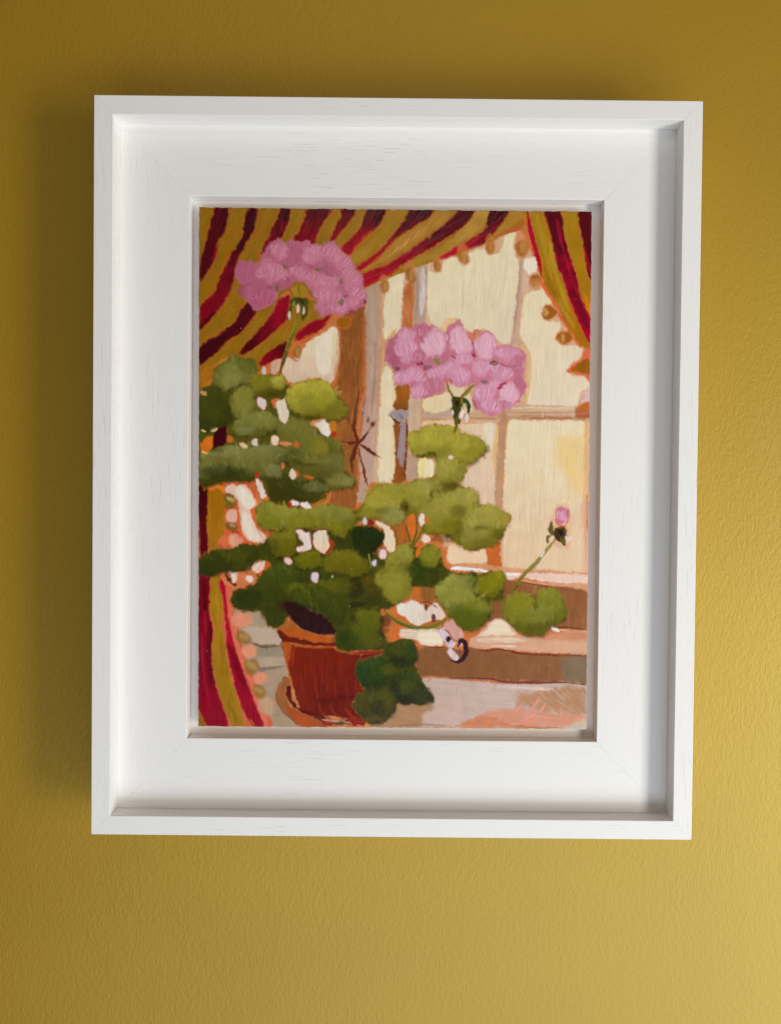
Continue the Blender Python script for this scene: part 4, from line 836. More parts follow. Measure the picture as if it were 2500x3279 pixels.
    for x, y, rx, ry, c, a in ((880, 110, 190, 160, (122, 120, 36), .9), (860, 80, 130, 110, (140, 136, 54), .5), (600, 130, 130, 90, (96, 82, 12), .8), (370, 110, 120, 110, (44, 36, 12), .85), (600, 230, 150, 90, (46, 48, 10), .8), (150, 60, 220, 110, (92, 92, 10), .7), (150, 300, 190, 170, (56, 66, 8), .8), (520, 560, 210, 190, (78, 82, 10), .9), (540, 480, 150, 110, (92, 92, 16), .6), (270, 720, 160, 130, (40, 56, 8), .9), (620, 740, 180, 90, (84, 78, 14), .7), (400, 290, 100, 50, (36, 18, 12), .9), (360, 480, 50, 60, (36, 30, 12), .6), (250, 500, 110, 120, (64, 72, 10), .6),
                            (900, 850, 150, 100, (62, 66, 12), .85), (900, 960, 110, 60, (44, 34, 16), .7), (1050, 900, 80, 120, (46, 62, 14), .7), (950, 750, 130, 50, (72, 72, 20), .7), (600, 1130, 220, 160, (40, 58, 10), .95), (470, 1120, 90, 130, (18, 54, 24), .6), (760, 1090, 100, 80, (80, 82, 24), .7), (560, 1010, 150, 60, (52, 70, 18), .5), (1000, 1280, 190, 180, (42, 52, 12), .9), (1000, 1300, 120, 90, (66, 74, 16), .8), (1000, 1450, 150, 60, (40, 34, 22), .8), (850, 1300, 80, 170, (32, 32, 18), .7), (1180, 1420, 120, 80, (50, 58, 22), .7), (1100, 1150, 80, 70, (50, 66, 14), .6), (620, 1530, 230, 180, (62, 62, 16), .9), (760, 1450, 110, 140, (68, 74, 14), .7), (650, 1560, 120, 110, (40, 38, 22), .85), (440, 1480, 110, 110, (84, 72, 20), .7), (600, 1690, 170, 50, (86, 76, 34), .7), (580, 1340, 120, 60, (46, 42, 18), .7)):
        L(c, T, x, y, rx, ry, 0, a=a)
    P((46, 16, 18), 'D1', 1010, 260, 1120, 236, 1290, 312, 1480, 402, 1590, 530, 1565, 604, 1400, 592, 1230, 542, 1115, 450, 1070, 390, 1040, 330, soft=4, rag=2, var=.2)
    LEAF((60, 68, 10), (50, 58, 8), 'D1', 1100, 120, 1300, 60, 1550, 120, 1680, 300, 1660, 480, 1560, 440, 1470, 360, 1300, 290, 1150, 230, hi=(96, 100, 24))
    L((36, 14, 16), 'D2', 740, 500, 90, 95, a=.95); L((64, 40, 20), 'D2', 720, 620, 80, 60, a=.8)
    LA[0] = 1.0
    # loose leaf hairs: fine light strokes everywhere on the foliage
    for t, n_, x0, x1, y0, y1 in (('B1', 90, 350, 1650, 500, 1650), ('C1', 40, 700, 1650, 20, 1500), ('C2', 110, 60, 1650, 320, 1650), ('C3', 60, 20, 560, 420, 1080), ('D3', 70, 20, 1280, 40, 600), ('D2', 60, 60, 1100, 20, 1600)):
        for i in range(n_):
            x = x0 + rng.random() * (x1 - x0); y = y0 + rng.random() * (y1 - y0)
            pt, _ = tp([t, x, y]); ix, iy = int(np.clip(pt[0, 0], 0, NX - 1)), int(np.clip(pt[0, 1], 0, NY - 1))
            c = COL[iy, ix]
            if c[1] < c[0] * .92 or c[1] > .42: continue
            s_ = np.clip(c * (1.35 if rng.random() < .7 else .7), 0, 1)
            s_ = np.where(s_ <= .0031308, s_ * 12.92, 1.055 * s_ ** (1 / 2.4) - .055) * 255
            th = -1.57 + (rng.random() - .5) * 1.8; ln = 30 + rng.random() * 50
            S(tuple(s_), 7 + rng.random() * 6, t, x, y, x + math.cos(th) * ln * .5 + 6, y + math.sin(th) * ln * .5, x + math.cos(th) * ln, y + math.sin(th) * ln, a=.6, dry=.3, body=.5)


def gaps():
    WH, PKW = (228, 216, 190), (222, 196, 176)
    h = dict(halo=(206, 92, 34), hw=1.6, var=.06, body=1.0)
    T = 'B1'
    E(PKW, T, 905, 548, 34, 46, **h); P((210, 172, 144), T, 1000, 460, 1060, 420, 1120, 400, 1100, 520, 1050, 590, 990, 575, var=.1)
    E((226, 210, 200), T, 875, 965, 58, 82, -25, **h)
    P((204, 104, 60), T, 1010, 940, 1070, 900, 1100, 930, 1060, 1040, 1020, 1000, soft=2)
    P(WH, T, 1055, 960, 1150, 915, 1195, 1030, 1220, 1130, 1185, 1222, 1120, 1190, 1080, 1080, ang=70, var=.05, body=1.1)
    P((214, 130, 80), T, 1490, 1235, 1560, 1195, 1640, 1165, 1690, 1200, 1640, 1330, 1560, 1260, soft=2)
    P(WH, T, 1540, 1225, 1620, 1200, 1680, 1190, 'B2', 60, 1240, 85, 1310, 50, 1392, 0, 1380, T, 1620, 1330, ang=55, var=.05, body=1.1, c2=(240, 232, 220), gang=0)
    E((224, 142, 34), 'B2', 105, 1270, 46, 72, soft=2.5); E((206, 92, 26), 'B2', 120, 1370, 34, 40, soft=3)
    E((222, 208, 150), T, 640, 1508, 60, 28, 15, **h); E((212, 212, 184), T, 785, 1465, 42, 50, **h); E((234, 212, 180), T, 1040, 1440, 50, 62, **h)
    E((222, 140, 86), T, 1180, 1485, 86, 24, 5, soft=2); E((204, 98, 40), T, 1325, 1500, 30, 36, soft=2); E((204, 110, 50), T, 465, 1430, 60, 40, 25, soft=3)
    P((78, 4, 20), T, 300, 1310, 360, 1280, 425, 1265, 410, 1480, 330, 1520, 250, 1545, 258, 1400, ang=105, var=.15)
    P((214, 116, 30), T, 105, 1450, 240, 1385, 240, 1500, 185, 1590, 100, 1600, ang=95, var=.12); S((236, 190, 110), 26, T, 110, 1590, 170, 1610, dry=.3)
    S((216, 196, 130), 30, T, 110, 1310, 150, 1330, dry=.6); S((216, 190, 130), 40, T, 230, 1320, 300, 1300, dry=.6); S((216, 170, 100), 60, T, 100, 830, 160, 850, dry=.7)
    T = 'C1'
    E(WH, T, 1275, 235, 40, 72, -8, **h); E((206, 96, 30), T, 1338, 235, 26, 34, soft=1.5); E((204, 106, 28), T, 1480, 275, 64, 20, 8, soft=1.5); E((206, 120, 66), T, 1145, 130, 26, 42, soft=1.5)
    P((232, 216, 198), T, 798, 312, 840, 300, 890, 400, 935, 530, 880, 552, 838, 480, **h); E((208, 92, 36), T, 815, 252, 26, 34, soft=1.5); E((214, 120, 40), T, 930, 552, 40, 24)
    E((238, 232, 222), T, 1300, 605, 50, 36, 10, **h); E((238, 232, 222), T, 1442, 640, 64, 42, 25, **h); E((206, 84, 34), T, 1228, 630, 32, 40); S((208, 106, 34), 24, T, 1510, 645, 1590, 610, 1665, 565, dry=.2)
    P((234, 218, 204), T, 1316, 960, 1380, 948, 1430, 1000, 1482, 990, 1508, 1140, 1482, 1200, 1350, 1230, 1338, 1180, 1410, 1140, 1370, 1060, ang=75, **h)
    P(WH, T, 1555, 990, 1680, 945, 'C2', 20, 1000, 62, 1120, 50, 1190, 0, 1240, T, 1640, 1245, 1560, 1190, 1538, 1080, ang=85, c2=(236, 210, 176), **h)
    S((206, 92, 36), 50, 'C2', 60, 1080, 100, 1140, 60, 1210, 10, 1260, dry=.3)
    E((232, 208, 196), T, 1212, 1348, 60, 38, 20, **h); P((212, 100, 34), T, 890, 1370, 980, 1390, 960, 1440, 860, 1530, 830, 1500, soft=1.5)
    P((234, 206, 184), T, 748, 1430, 790, 1380, 905, 1355, 892, 1440, 835, 1492, 775, 1482, ang=130, **h)
    E((214, 204, 210), T, 1555, 1555, 44, 68, 5, **h)
    T = 'C2'
    P((240, 222, 150), T, 1200, 60, 1300, 40, 1385, 80, 1390, 180, 1350, 265, 1210, 260, c2=(240, 230, 190), gang=0, var=.06, body=.9); E((238, 216, 186), T, 1610, 20, 36, 26)
    E((214, 204, 200), T, 515, 842, 28, 46, var=.06, body=1); E((176, 60, 40), T, 590, 862, 50, 44, soft=2)
    P((176, 98, 40), T, 830, 912, 950, 890, 1050, 870, 1090, 1000, 1105, 1100, 1000, 1125, 920, 1155, 880, 1000, var=.16, soft=2)
    P((212, 110, 34), T, 1085, 770, 1150, 765, 1162, 950, 1132, 1075, 1100, 1000, 1055, 845, var=.12, soft=1.5)
    S((84, 82, 14), 30, T, 1175, 760, 1180, 950, 1130, 1120, 1090, 1200, dry=.15); S((100, 96, 18), 34, T, 1290, 900, 1220, 1020, 1120, 1170, dry=.15); S((92, 88, 14), 26, T, 900, 920, 920, 1060, 930, 1140, dry=.3); S((86, 82, 14), 24, T, 1040, 880, 1090, 1060, 1110, 1140, dry=.2)
    P((232, 216, 180), T, 648, 850, 700, 838, 800, 900, 880, 990, 892, 1190, 830, 1225, 765, 1150, 752, 1080, 772, 1000, 720, 920, ang=70, **h)
    E((234, 214, 202), T, 740, 1258, 48, 72, **h); E((226, 216, 226), T, 634, 1372, 26, 42, 25, var=.05, body=1.1)
    E((234, 222, 204), T, 1240, 822, 42, 76, **h); E((208, 112, 36), T, 1310, 835, 26, 36)
    E((234, 214, 190), T, 1295, 1060, 60, 50, **h); S((214, 108, 36), [50, 46, 60], T, 1250, 1110, 1205, 1190, 1180, 1290)
    P((216, 120, 54), T, 1525, 1180, 1580, 1170, 1560, 1330, 1640, 1400, 1600, 1450, 1520, 1380, soft=2); S((236, 234, 236), 34, T, 1620, 1440, 1700, 1425, body=1.1)
    S((160, 150, 80), 9, T, 560, 1260, 580, 1350, 590, 1430); E((226, 226, 210), T, 98, 1552, 6, 14)
    # bare patch with the dropped petal, under the right leaves
    P((206, 112, 46), 'D2', 1090, 80, 1190, 90, 1320, 100, 1330, 200, 1420, 280, 1500, 440, 1480, 540, 1300, 560, 1000, 560, 860, 470, 820, 340, 960, 260, 1040, 200, var=.16, c2=(190, 120, 56), gang=0, soft=2)
    P((160, 104, 44), 'D2', 1190, 100, 1330, 100, 1340, 200, 1280, 260, 1200, 230, soft=4)
    P((230, 224, 206), 'D2', 888, 292, 1000, 262, 1100, 245, 1180, 290, 1250, 330, 1290, 300, 1380, 280, 1425, 345, 1490, 430, 1400, 470, 1300, 480, 1170, 540, 1080, 530, 980, 440, 900, 400, ang=80, var=.06, body=1.0, c2=(228, 204, 186), gang=0)
    S((116, 60, 40), 24, 'D2', 1180, 260, 1280, 270, 1380, 330, dry=.4)
    E((92, 34, 30), 'D2', 1237, 322, 20, 38); E((92, 34, 32), 'D2', 1332, 458, 22, 46)
    P((216, 110, 46), 'D2', 830, 540, 960, 540, 960, 640, 880, 730, 800, 710, 850, 620, var=.14)
    P((222, 202, 178), 'D2', 920, 610, 1080, 590, 1340, 585, 1420, 640, 1450, 780, 1300, 795, 1190, 780, 1100, 720, 930, 690, ang=5, var=.06, dry=.15, body=.9)
    P((238, 226, 196), 'D2', 1140, 640, 1300, 610, 1400, 660, 1430, 760, 1300, 790, 1190, 770, 1130, 710, ang=5, var=.05, soft=3, body=.9)
    S((122, 56, 34), 26, 'D2', 1200, 800, 1320, 815, 1470, 812, dry=.3)
    S((88, 88, 16), [24, 44, 42, 40, 46, 30], 'D2', 735, 365, 850, 470, 1000, 550, 1150, 572, 1350, 556, 1505, 465, c2=(104, 108, 26))
    S((140, 136, 50), 14, 'D2', 760, 375, 870, 465, 1000, 530, dry=.3)
    P((206, 160, 146), 'D2', 1450, 560, 1560, 465, 1620, 540, 1680, 620, 1690, 800, 1600, 760, 1540, 680, var=.12, dry=.2)
    P((214, 196, 204), 'D2', 1395, 610, 1440, 575, 1500, 640, 1590, 750, 1560, 810, 1500, 805, 1430, 700, var=.08, body=1)
    S((182, 120, 70), 30, 'D2', 1540, 700, 1620, 740, 1660, 700, dry=.3); S((120, 50, 50), 14, 'D2', 1440, 590, 1520, 640, 1580, 740, dry=.4)
    E((58, 14, 22), 'D2', 1506, 716, 28, 40)
    P((216, 196, 202), 'D2', 1488, 870, 1530, 825, 1590, 880, 1628, 940, 1600, 975, 1540, 940, var=.07, body=1, halo=(206, 130, 70), hw=1.2)
    S((52, 20, 30), [30, 50, 56, 50, 30], 'D3', 100, 770, 130, 695, 180, 730, 192, 840, 150, 915, 80, 950, 10, 930, taper=(.7, .6)); S((150, 50, 50), 20, 'D3', 118, 800, 122, 860)


def latch_and_seedhead():
    P((166, 152, 152), 'B2', 818, 1112, 890, 1062, 1000, 1048, 1062, 1082, 1072, 1160, 1042, 1224, 980, 1212, 870, 1152, var=.08)
    S((66, 36, 36), 18, 'B2', 850, 1140, 910, 1205, 990, 1215); S((120, 54, 30), 14, 'B2', 900, 1050, 1000, 1038, 1060, 1062)
    S((130, 112, 112), 40, 'B2', 960, 1110, 1000, 1180, dry=.4)
    P((162, 142, 142), 'B2', 975, 1215, 1032, 1220, 1040, 1400, 1030, 1680, 'C2', 1020, 40, 990, 155, 940, 40, 'B2', 925, 1600, 950, 1350, var=.09)
    S((110, 40, 26), 16, 'B2', 1052, 1230, 1052, 1450, 1035, 1680, 'C2', 1035, 120, 1025, 260); S((120, 50, 30), 14, 'B2', 960, 1260, 935, 1500, 905, 1680)
    D = (96, 42, 28)
    S(D, [44, 40, 46], 'B2', 432, 1490, 405, 1390, 370, 1280, 360, 1240); S((110, 64, 40), [34, 26, 16], 'B2', 385, 1290, 400, 1080, 430, 880, 445, 750, dry=.2); E((104, 44, 30), 'B2', 385, 1220, 26, 44)
    S(D, [40, 30], 'B2', 440, 1480, 500, 1410, 560, 1320); S(D, 16, 'B2', 560, 1320, 660, 1190, dry=.2); E((120, 60, 36), 'B2', 612, 1238, 28, 34); E((104, 74, 58), 'B2', 555, 1185, 16, 40, 15)
    S(D, [26, 44, 20], 'B2', 410, 1465, 330, 1478, 280, 1462); S(D, 12, 'B2', 300, 1462, 190, 1460)
    S(D, [24, 40, 44, 26], 'B2', 450, 1495, 530, 1545, 610, 1600, 680, 1650); S(D, 12, 'B2', 660, 1640, 740, 1680)
    S(D, [40, 56, 60, 44], 'B2', 420, 1490, 390, 1580, 365, 1660, 'C2', 350, 60, 335, 90); S(D, [40, 22], 'C2', 345, 90, 350, 160, 362, 230)
    S((120, 54, 34), [18, 26, 34, 20], 'B2', 440, 1540, 460, 1680, 'C2', 500, 160, 525, 290, 560, 400); S((116, 66, 44), 18, 'B2', 290, 1130, 330, 1240, 370, 1300)
    S((140, 112, 108), [26, 40, 14], 'B2', 480, 1150, 490, 1080, 530, 900, dry=.2); S((134, 106, 96), 14, 'B2', 480, 1160, 460, 1380, dry=.2); S((206, 196, 192), 12, 'B2', 478, 1030, 490, 1060)


def pot():
    h = dict(var=.14)
    P((46, 14, 16), 'D1', 980, 240, 1120, 240, 1200, 330, 1280, 390, 1480, 420, 1580, 540, 1565, 605, 1400, 592, 1230, 540, 1110, 440, 1080, 380, var=.2, soft=2.5)
    P((190, 116, 58), 'D1', 925, 565, 1040, 450, 1085, 448, 1200, 550, 1130, 580, 1000, 590, **h)
    P((180, 84, 24), 'D1', 940, 570, 1100, 530, 1200, 555, 1400, 603, 1555, 630, 1565, 700, 1400, 690, 1200, 660, 1080, 640, ang=12, c2=(190, 92, 28), gang=0, **h)
    P((126, 46, 14), 'D1', 935, 550, 1010, 580, 1080, 625, 1250, 660, 1400, 690, 1600, 700, 1600, 740, 1300, 730, 1080, 700, 990, 680, ang=12, soft=1.6, **h)
    P((146, 54, 16), 'D1', 985, 690, 1100, 705, 1300, 740, 1600, 750, 1680, 790, 'D2', 120, 830, 220, 880, 450, 900, 700, 860, 700, 890, 560, 950, 430, 1000, 385, 1100, 430, 1250, 490, 1340, 400, 1420, 350, 1520, 400, 1620, 500, 1720, 300, 1690, 0, 1640, 'D1', 1500, 1560, 1250, 1460, 1180, 1390, 1120, 1200, 1060, 1000, 1020, 830, ang=86, c2=(128, 34, 12), gang=50, **h)
    P((176, 84, 30), 'D1', 990, 700, 1090, 700, 1110, 850, 1060, 900, 1085, 1050, 1110, 1180, 1060, 1010, 1015, 830, soft=2, **h)
    S((176, 70, 26), 50, 'D1', 1120, 740, 1100, 850, 1090, 960, dry=.4); S((182, 84, 34), 30, 'D1', 1130, 725, 1350, 740, 1580, 742, dry=.4)
    for i in range(34):
        x = 1150 + rng.random() * 700; y = 800 + rng.random() * 350
        S([(172, 68, 22), (112, 26, 10), (160, 52, 18)][i % 3], 16, 'D1', x, y, x + 6, y + 120, x + 16, y + 260, dry=.5, a=.6)
    P((88, 22, 10), 'D1', 1330, 1320, 1500, 1330, 1650, 1290, 'D2', 100, 1420, 350, 1400, 380, 1440, 100, 1480, 'D1', 1500, 1390, soft=6, a=.55)
    S((160, 70, 20), 24, 'D1', 1400, 1380, 1450, 1480, 1550, 1560, dry=.4); S((158, 64, 20), 24, 'D2', 60, 1500, 110, 1600, 200, 1660, dry=.4); S((176, 70, 24), 34, 'D2', 250, 1560, 350, 1660, 450, 1700, dry=.4)
    S((190, 60, 48), [16, 40, 44, 26], 'D2', 280, 890, 450, 885, 640, 870, 720, 850, dry=.3, c2=(180, 50, 34))
    # saucer
    P((178, 112, 64), 'D1', 1060, 1080, 1010, 1110, 940, 1190, 935, 1340, 1000, 1460, 1100, 1540, 1210, 1630, 1560, 1636, 1400, 1570, 1220, 1460, 1100, 1410, 1050, 1290, 1035, 1200, 1085, 1175, ang=60, **h)
    P((168, 78, 30), 'D1', 1020, 1400, 1110, 1430, 1240, 1490, 1400, 1560, 1580, 1636, 1220, 1636, 1120, 1550, ang=30, soft=2, **h)
    P((104, 30, 16), 'D1', 1040, 1200, 1085, 1180, 1100, 1300, 1160, 1400, 1110, 1410, 1050, 1300, soft=1.5, **h)
    S((196, 140, 96), 16, 'D1', 1110, 1210, 1140, 1320, 1190, 1410, dry=.15)
    S((108, 34, 16), [20, 44, 46, 30], 'D1', 1120, 1400, 1250, 1470, 1420, 1540, 1560, 1580, 1680, 1600); S((132, 88, 56), 16, 'D1', 930, 1220, 940, 1350, 1000, 1460, 1090, 1540, 1190, 1630, dry=.3)
    S((150, 100, 50), 18, 'D1', 1000, 1110, 1020, 1080, 1045, 1100)
    P((168, 52, 18), 'D2', 0, 1690, 200, 1700, 420, 1660, 500, 1700, 530, 1740, 440, 1770, 200, 1760, 0, 1770, ang=5, **h)
    S((200, 150, 120), [14, 30, 16], 'D2', -40, 1690, 100, 1710, 220, 1720, 330, 1745, dry=.3); E((88, 66, 36), 'D2', 180, 1745, 70, 26); S((222, 140, 82), 40, 'D2', 505, 1730, 540, 1765, 480, 1782); S((226, 150, 80), 14, 'D2', 0, 1776, 250, 1780, 480, 1782, dry=.2)


def petal(col, t, x, y, rx, ry, rot, hi=None):
    E(col, t, x, y, rx, ry, rot, var=.08, body=.8, soft=5, warp=4, rag=2.4, a=.82)
    if hi is not None:
        a = math.radians(rot)
        for k in range(5):
            o = (k - 2) / 2.3 + (rng.random() - .5) * .3; ox, oy = rx * o * math.cos(a), rx * o * math.sin(a)
            dx, dy = -math.sin(a) * ry, math.cos(a) * ry
            b = (1 - .5 * abs(o)) * (.7 + .5 * rng.random()); j = (rng.random() - .5) * rx * .3
            S(hi, 20, t, x + ox - dx * .7 * b + j, y + oy - dy * .7 * b, x + ox * 1.15 - j * .3, y + oy * 1.1, x + ox * .75 + dx * .6 * b, y + oy * .75 + dy * .6 * b, dry=.6, a=.5 + .3 * rng.random(), soft=2, rag=1.6, var=.07, body=1.3)


def flowers():
    M0, M1, M2, M3 = (182, 108, 142), (202, 134, 164), (216, 154, 180), (230, 182, 200)
    K = dict(var=.07, warp=3, rag=2.2, soft=2, body=.6)
    P(M0, 'A1', 590, 730, 700, 765, 820, 775, 870, 690, 930, 580, 970, 500, 1080, 460, 1180, 500, 1250, 470, 1380, 510, 1480, 488, 1560, 530, 1680, 540, 'A2', 0, 520, 130, 500, 180, 560, 220, 620, 290, 680, 380, 780, 410, 850, 450, 900, 490, 970, 510, 1080, 540, 1200, 530, 1290, 400, 1370, 250, 1420, 210, 1470, 130, 1420, 0, 1440, 'A1', 1660, 1440, 1600, 1420, 1580, 1240, 1540, 1210, 1490, 1100, 1380, 1030, 1280, 1020, 1210, 1080, 1100, 1130, 1050, 1230, 980, 1300, 880, 1360, 780, 1370, 700, 1280, 640, 1200, 620, 1050, 560, 990, 525, 880, n=4, c2=(190, 116, 150), gang=10, **K)
    for t, x, y, rx, ry, r, c, h in (('A1', 700, 880, 130, 140, 10, (184, 104, 144), None), ('A1', 1110, 620, 130, 110, 20, M1, M2), ('A1', 960, 880, 150, 140, -15, M1, M2), ('A1', 1100, 900, 120, 90, 30, M1, M2), ('A1', 880, 1200, 160, 130, 0, (180, 96, 140), M1), ('A1', 1360, 900, 110, 80, 25, M1, M2), ('A1', 1500, 680, 110, 130, -10, M1, M2), ('A1', 1300, 640, 90, 130, 0, (180, 106, 138), None), ('A1', 1600, 620, 110, 90, 15, M1, M2), ('A1', 1560, 990, 130, 110, 30, M1, M2), ('A1', 1660, 1180, 100, 120, 0, M1, M2), ('A1', 1640, 1350, 60, 90, 0, M1, None), ('A1', 1150, 1050, 110, 60, -20, (178, 100, 134), None), ('A1', 620, 1130, 60, 80, 0, (166, 88, 118), None),
                                  ('A2', 100, 640, 130, 110, 25, M1, M2), ('A2', 230, 760, 140, 110, 35, M1, M2), ('A2', 70, 1010, 110, 110, 0, M1, M2), ('A2', 330, 950, 130, 120, 40, M1, M2), ('A2', 110, 1200, 120, 110, 10, M1, M2), ('A2', 400, 1150, 120, 100, 30, M1, M2), ('A2', 330, 1290, 110, 70, -15, M1, M2), ('A2', 150, 1350, 110, 70, 10, M1, M2), ('A2', 60, 860, 110, 70, 0, (178, 104, 136), None)):
        petal(c, t, x, y, rx, ry, r, h)
    S((158, 74, 106), 26, 'A1', 1200, 950, 1230, 1010, dry=.3); S((150, 66, 96), 40, 'A1', 640, 1060, 760, 1040, dry=.6, a=.6); S((156, 72, 104), 40, 'A2', 20, 920, 120, 940, dry=.6, a=.6); S((160, 78, 108), 34, 'A1', 1420, 780, 1560, 850, dry=.6, a=.6)
    GN = (104, 92, 50)
    for t, x, y, rx, ry, r in (('A1', 1180, 818, 40, 24, 40), ('A1', 1595, 855, 44, 26, 0), ('A1', 1070, 1095, 24, 52, -5), ('A2', 205, 1270, 32, 46, 0), ('A2', 215, 1010, 28, 34, 20)):
        E(GN, t, x, y, rx, ry, r, var=.2, dry=.35)
    S((126, 60, 80), 40, 'A1', 960, 1085, 1010, 1090, dry=.6); S((140, 76, 70), 40, 'A2', 250, 1200, 300, 1190, dry=.6); S((120, 40, 50), 34, 'A2', 510, 1240, 525, 1300, dry=.4); S((150, 60, 70), 50, 'A2', 320, 1390, 400, 1400, dry=.6)
    # stalk and calyx of the left head
    P((190, 148, 46), 'A1', 1300, 1080, 1400, 1060, 1480, 1160, 1440, 1230, 1340, 1220, 1260, 1200, soft=2, a=.9); S((210, 110, 60), 50, 'A1', 1130, 1200, 1210, 1150, 1300, 1090, dry=.4); S((206, 110, 60), 40, 'A1', 1440, 1180, 1520, 1230, 1560, 1240, dry=.4)
    S((120, 104, 24), 34, 'A1', 1345, 1050, 1360, 1180); S((110, 98, 24), 26, 'A1', 1220, 1100, 1280, 1190)
    P((64, 66, 14), 'A1', 1240, 1250, 1330, 1208, 1440, 1220, 1475, 1300, 1455, 1430, 1400, 1505, 1375, 1440, 1370, 1330, 1300, 1310, 1262, 1380, 1250, 1480, 1208, 1505, 1215, 1390, 1235, 1310, var=.2); S((130, 126, 44), 24, 'A1', 1290, 1260, 1280, 1330); S((40, 34, 12), 20, 'A1', 1330, 1230, 1390, 1250, 1400, 1300)
    for x, y in ((1230, 1450), (1335, 1358), (1413, 1390)): E((226, 206, 176), 'A1', x, y, 17, 50, 5, var=.06, body=1)
    S((118, 106, 28), [40, 46, 40], 'A1', 1335, 1430, 1310, 1560, 1290, 1680, 'B1', 1230, 180, 1160, 430, 1120, 540, 1100, 610, c2=(84, 74, 18)); S((156, 140, 60), 10, 'A1', 1310, 1450, 1290, 1600, 'B1', 1230, 120, 1190, 300, dry=.4)
    # right head
    P((196, 126, 156), 'B2', 765, 300, 790, 230, 840, 150, 950, 40, 1010, 0, 'A2', 1000, 1595, 1090, 1625, 1160, 1548, 1300, 1560, 1420, 1590, 1520, 1660, 1600, 1560, 1680, 1510, 'A3', 0, 1400, 40, 1360, 90, 1430, 'B3', 80, 10, 130, 50, 200, 185, 240, 175, 300, 60, 370, 30, 440, 80, 490, 155, 520, 220, 650, 215, 780, 260, 850, 320, 850, 420, 828, 600, 850, 780, 790, 820, 780, 910, 680, 960, 600, 990, 520, 1050, 440, 1092, 360, 1062, 240, 995, 198, 850, 230, 700, 100, 722, 0, 722, 'B2', 1560, 690, 1520, 830, 1400, 870, 1330, 900, 1150, 912, 1110, 850, 1100, 740, 1000, 730, 900, 742, 888, 620, 860, 530, 800, 440, 760, 400, n=4, c2=(206, 138, 168), gang=0, **K)
    for t, x, y, rx, ry, r, c, h in (('B2', 880, 260, 110, 150, 20, (184, 108, 140), None), ('B2', 1030, 270, 130, 180, -10, M2, M3), ('B2', 1060, 90, 100, 90, 0, M2, M3), ('B2', 1400, 200, 170, 170, -25, M3, (230, 188, 204)), ('B2', 990, 640, 110, 90, 0, M2, M3), ('B2', 1180, 610, 130, 100, 30, M2, M3), ('B2', 1430, 580, 110, 90, -20, M2, M3), ('B2', 1200, 820, 100, 80, 10, M2, M3), ('B2', 1400, 740, 130, 110, -10, (196, 128, 158), M2), ('B2', 1200, 380, 100, 110, 0, (194, 124, 154), M2), ('B2', 1250, 60, 90, 80, 0, (190, 116, 148), M2), ('B2', 1620, 520, 100, 110, 20, M2, M3), ('B2', 900, 440, 80, 70, 0, (178, 102, 134), None),
                                  ('B3', 60, 170, 130, 170, -20, M3, (232, 190, 206)), ('B3', 350, 230, 120, 170, 10, M3, (230, 186, 204)), ('B3', 640, 320, 160, 90, 10, M2, M3), ('B3', 90, 380, 110, 70, 0, M2, M3), ('B3', 300, 490, 110, 110, -20, M2, M3), ('B3', 50, 580, 110, 120, -15, M2, M3), ('B3', 560, 540, 130, 100, 25, M2, M3), ('B3', 760, 450, 70, 120, 0, (194, 120, 150), M2), ('B3', 770, 700, 70, 120, 0, (190, 116, 148), None), ('B3', 330, 800, 120, 120, 0, M2, M3), ('B3', 640, 820, 110, 140, 15, M3, (232, 190, 206)), ('B3', 430, 960, 130, 90, 10, M2, M3), ('B3', 480, 690, 70, 60, 0, M2, M3), ('B3', 600, 950, 80, 60, 0, (194, 122, 154), M2)):
        petal(c, t, x, y, rx, ry, r, h)
    S((206, 120, 90), 70, 'B3', 150, 60, 210, 130, 240, 60, 300, 40, dry=.4)
    MG = (168, 46, 92)
    S(MG, 26, 'B2', 1180, 465, 1255, 470); S(MG, 20, 'B2', 1225, 430, 1260, 470); S(MG, 34, 'B3', 205, 325, 225, 355); S(MG, 34, 'B3', 540, 700, 610, 680); S(MG, 34, 'B3', 512, 745, 560, 725); S((180, 60, 110), 20, 'B2', 1625, 360, 1680, 400); E((130, 60, 84), 'B2', 930, 530, 34, 40, 20, dry=.4); E((126, 84, 92), 'B2', 1310, 510, 54, 34, 0, dry=.5)
    E((132, 118, 62), 'B2', 1440, 440, 34, 56, -40, var=.15); E((116, 92, 40), 'B3', 465, 435, 54, 30, 0, dry=.3); S((126, 104, 108), 44, 'B3', 310, 655, 390, 675, dry=.5); S((150, 76, 106), 20, 'B3', 530, 440, 640, 475, 740, 470, dry=.4); S((206, 190, 160), 10, 'B3', 450, 440, 490, 440)
    S((160, 80, 114), 26, 'B2', 1230, 120, 1270, 200, dry=.5); S((160, 82, 112), 26, 'B3', 190, 160, 215, 250, 215, 320, dry=.5); S((158, 76, 110), 20, 'B3', 210, 880, 250, 990, dry=.4)
    S((206, 142, 84), 40, 'B2', 1560, 700, 1540, 800, 1420, 860, 1330, 890, dry=.7, a=.5)
    # stalk and calyx of the right head
    P((230, 214, 178), 'B2', 1590, 720, 'B3', 30, 730, 100, 740, 160, 800, 200, 900, 190, 1020, 100, 1060, 0, 1060, 'B2', 1600, 1000, soft=2, a=.85)
    S((122, 112, 36), [30, 50, 44], 'B3', 228, 695, 160, 760, 90, 830, 40, 880); S((112, 106, 26), [20, 36, 44], 'B2', 1565, 730, 1600, 820, 1650, 900); S((176, 80, 90), 16, 'B2', 1610, 660, 1640, 740, dry=.3); S((180, 90, 80), 14, 'B2', 1560, 680, 1590, 760, dry=.3)
    P((60, 60, 14), 'B3', -60, 860, 20, 845, 90, 850, 140, 900, 172, 990, 160, 1060, 130, 1050, 120, 940, 80, 960, 70, 1100, 30, 1180, -20, 1160, -30, 1060, -60, 1040, var=.22)
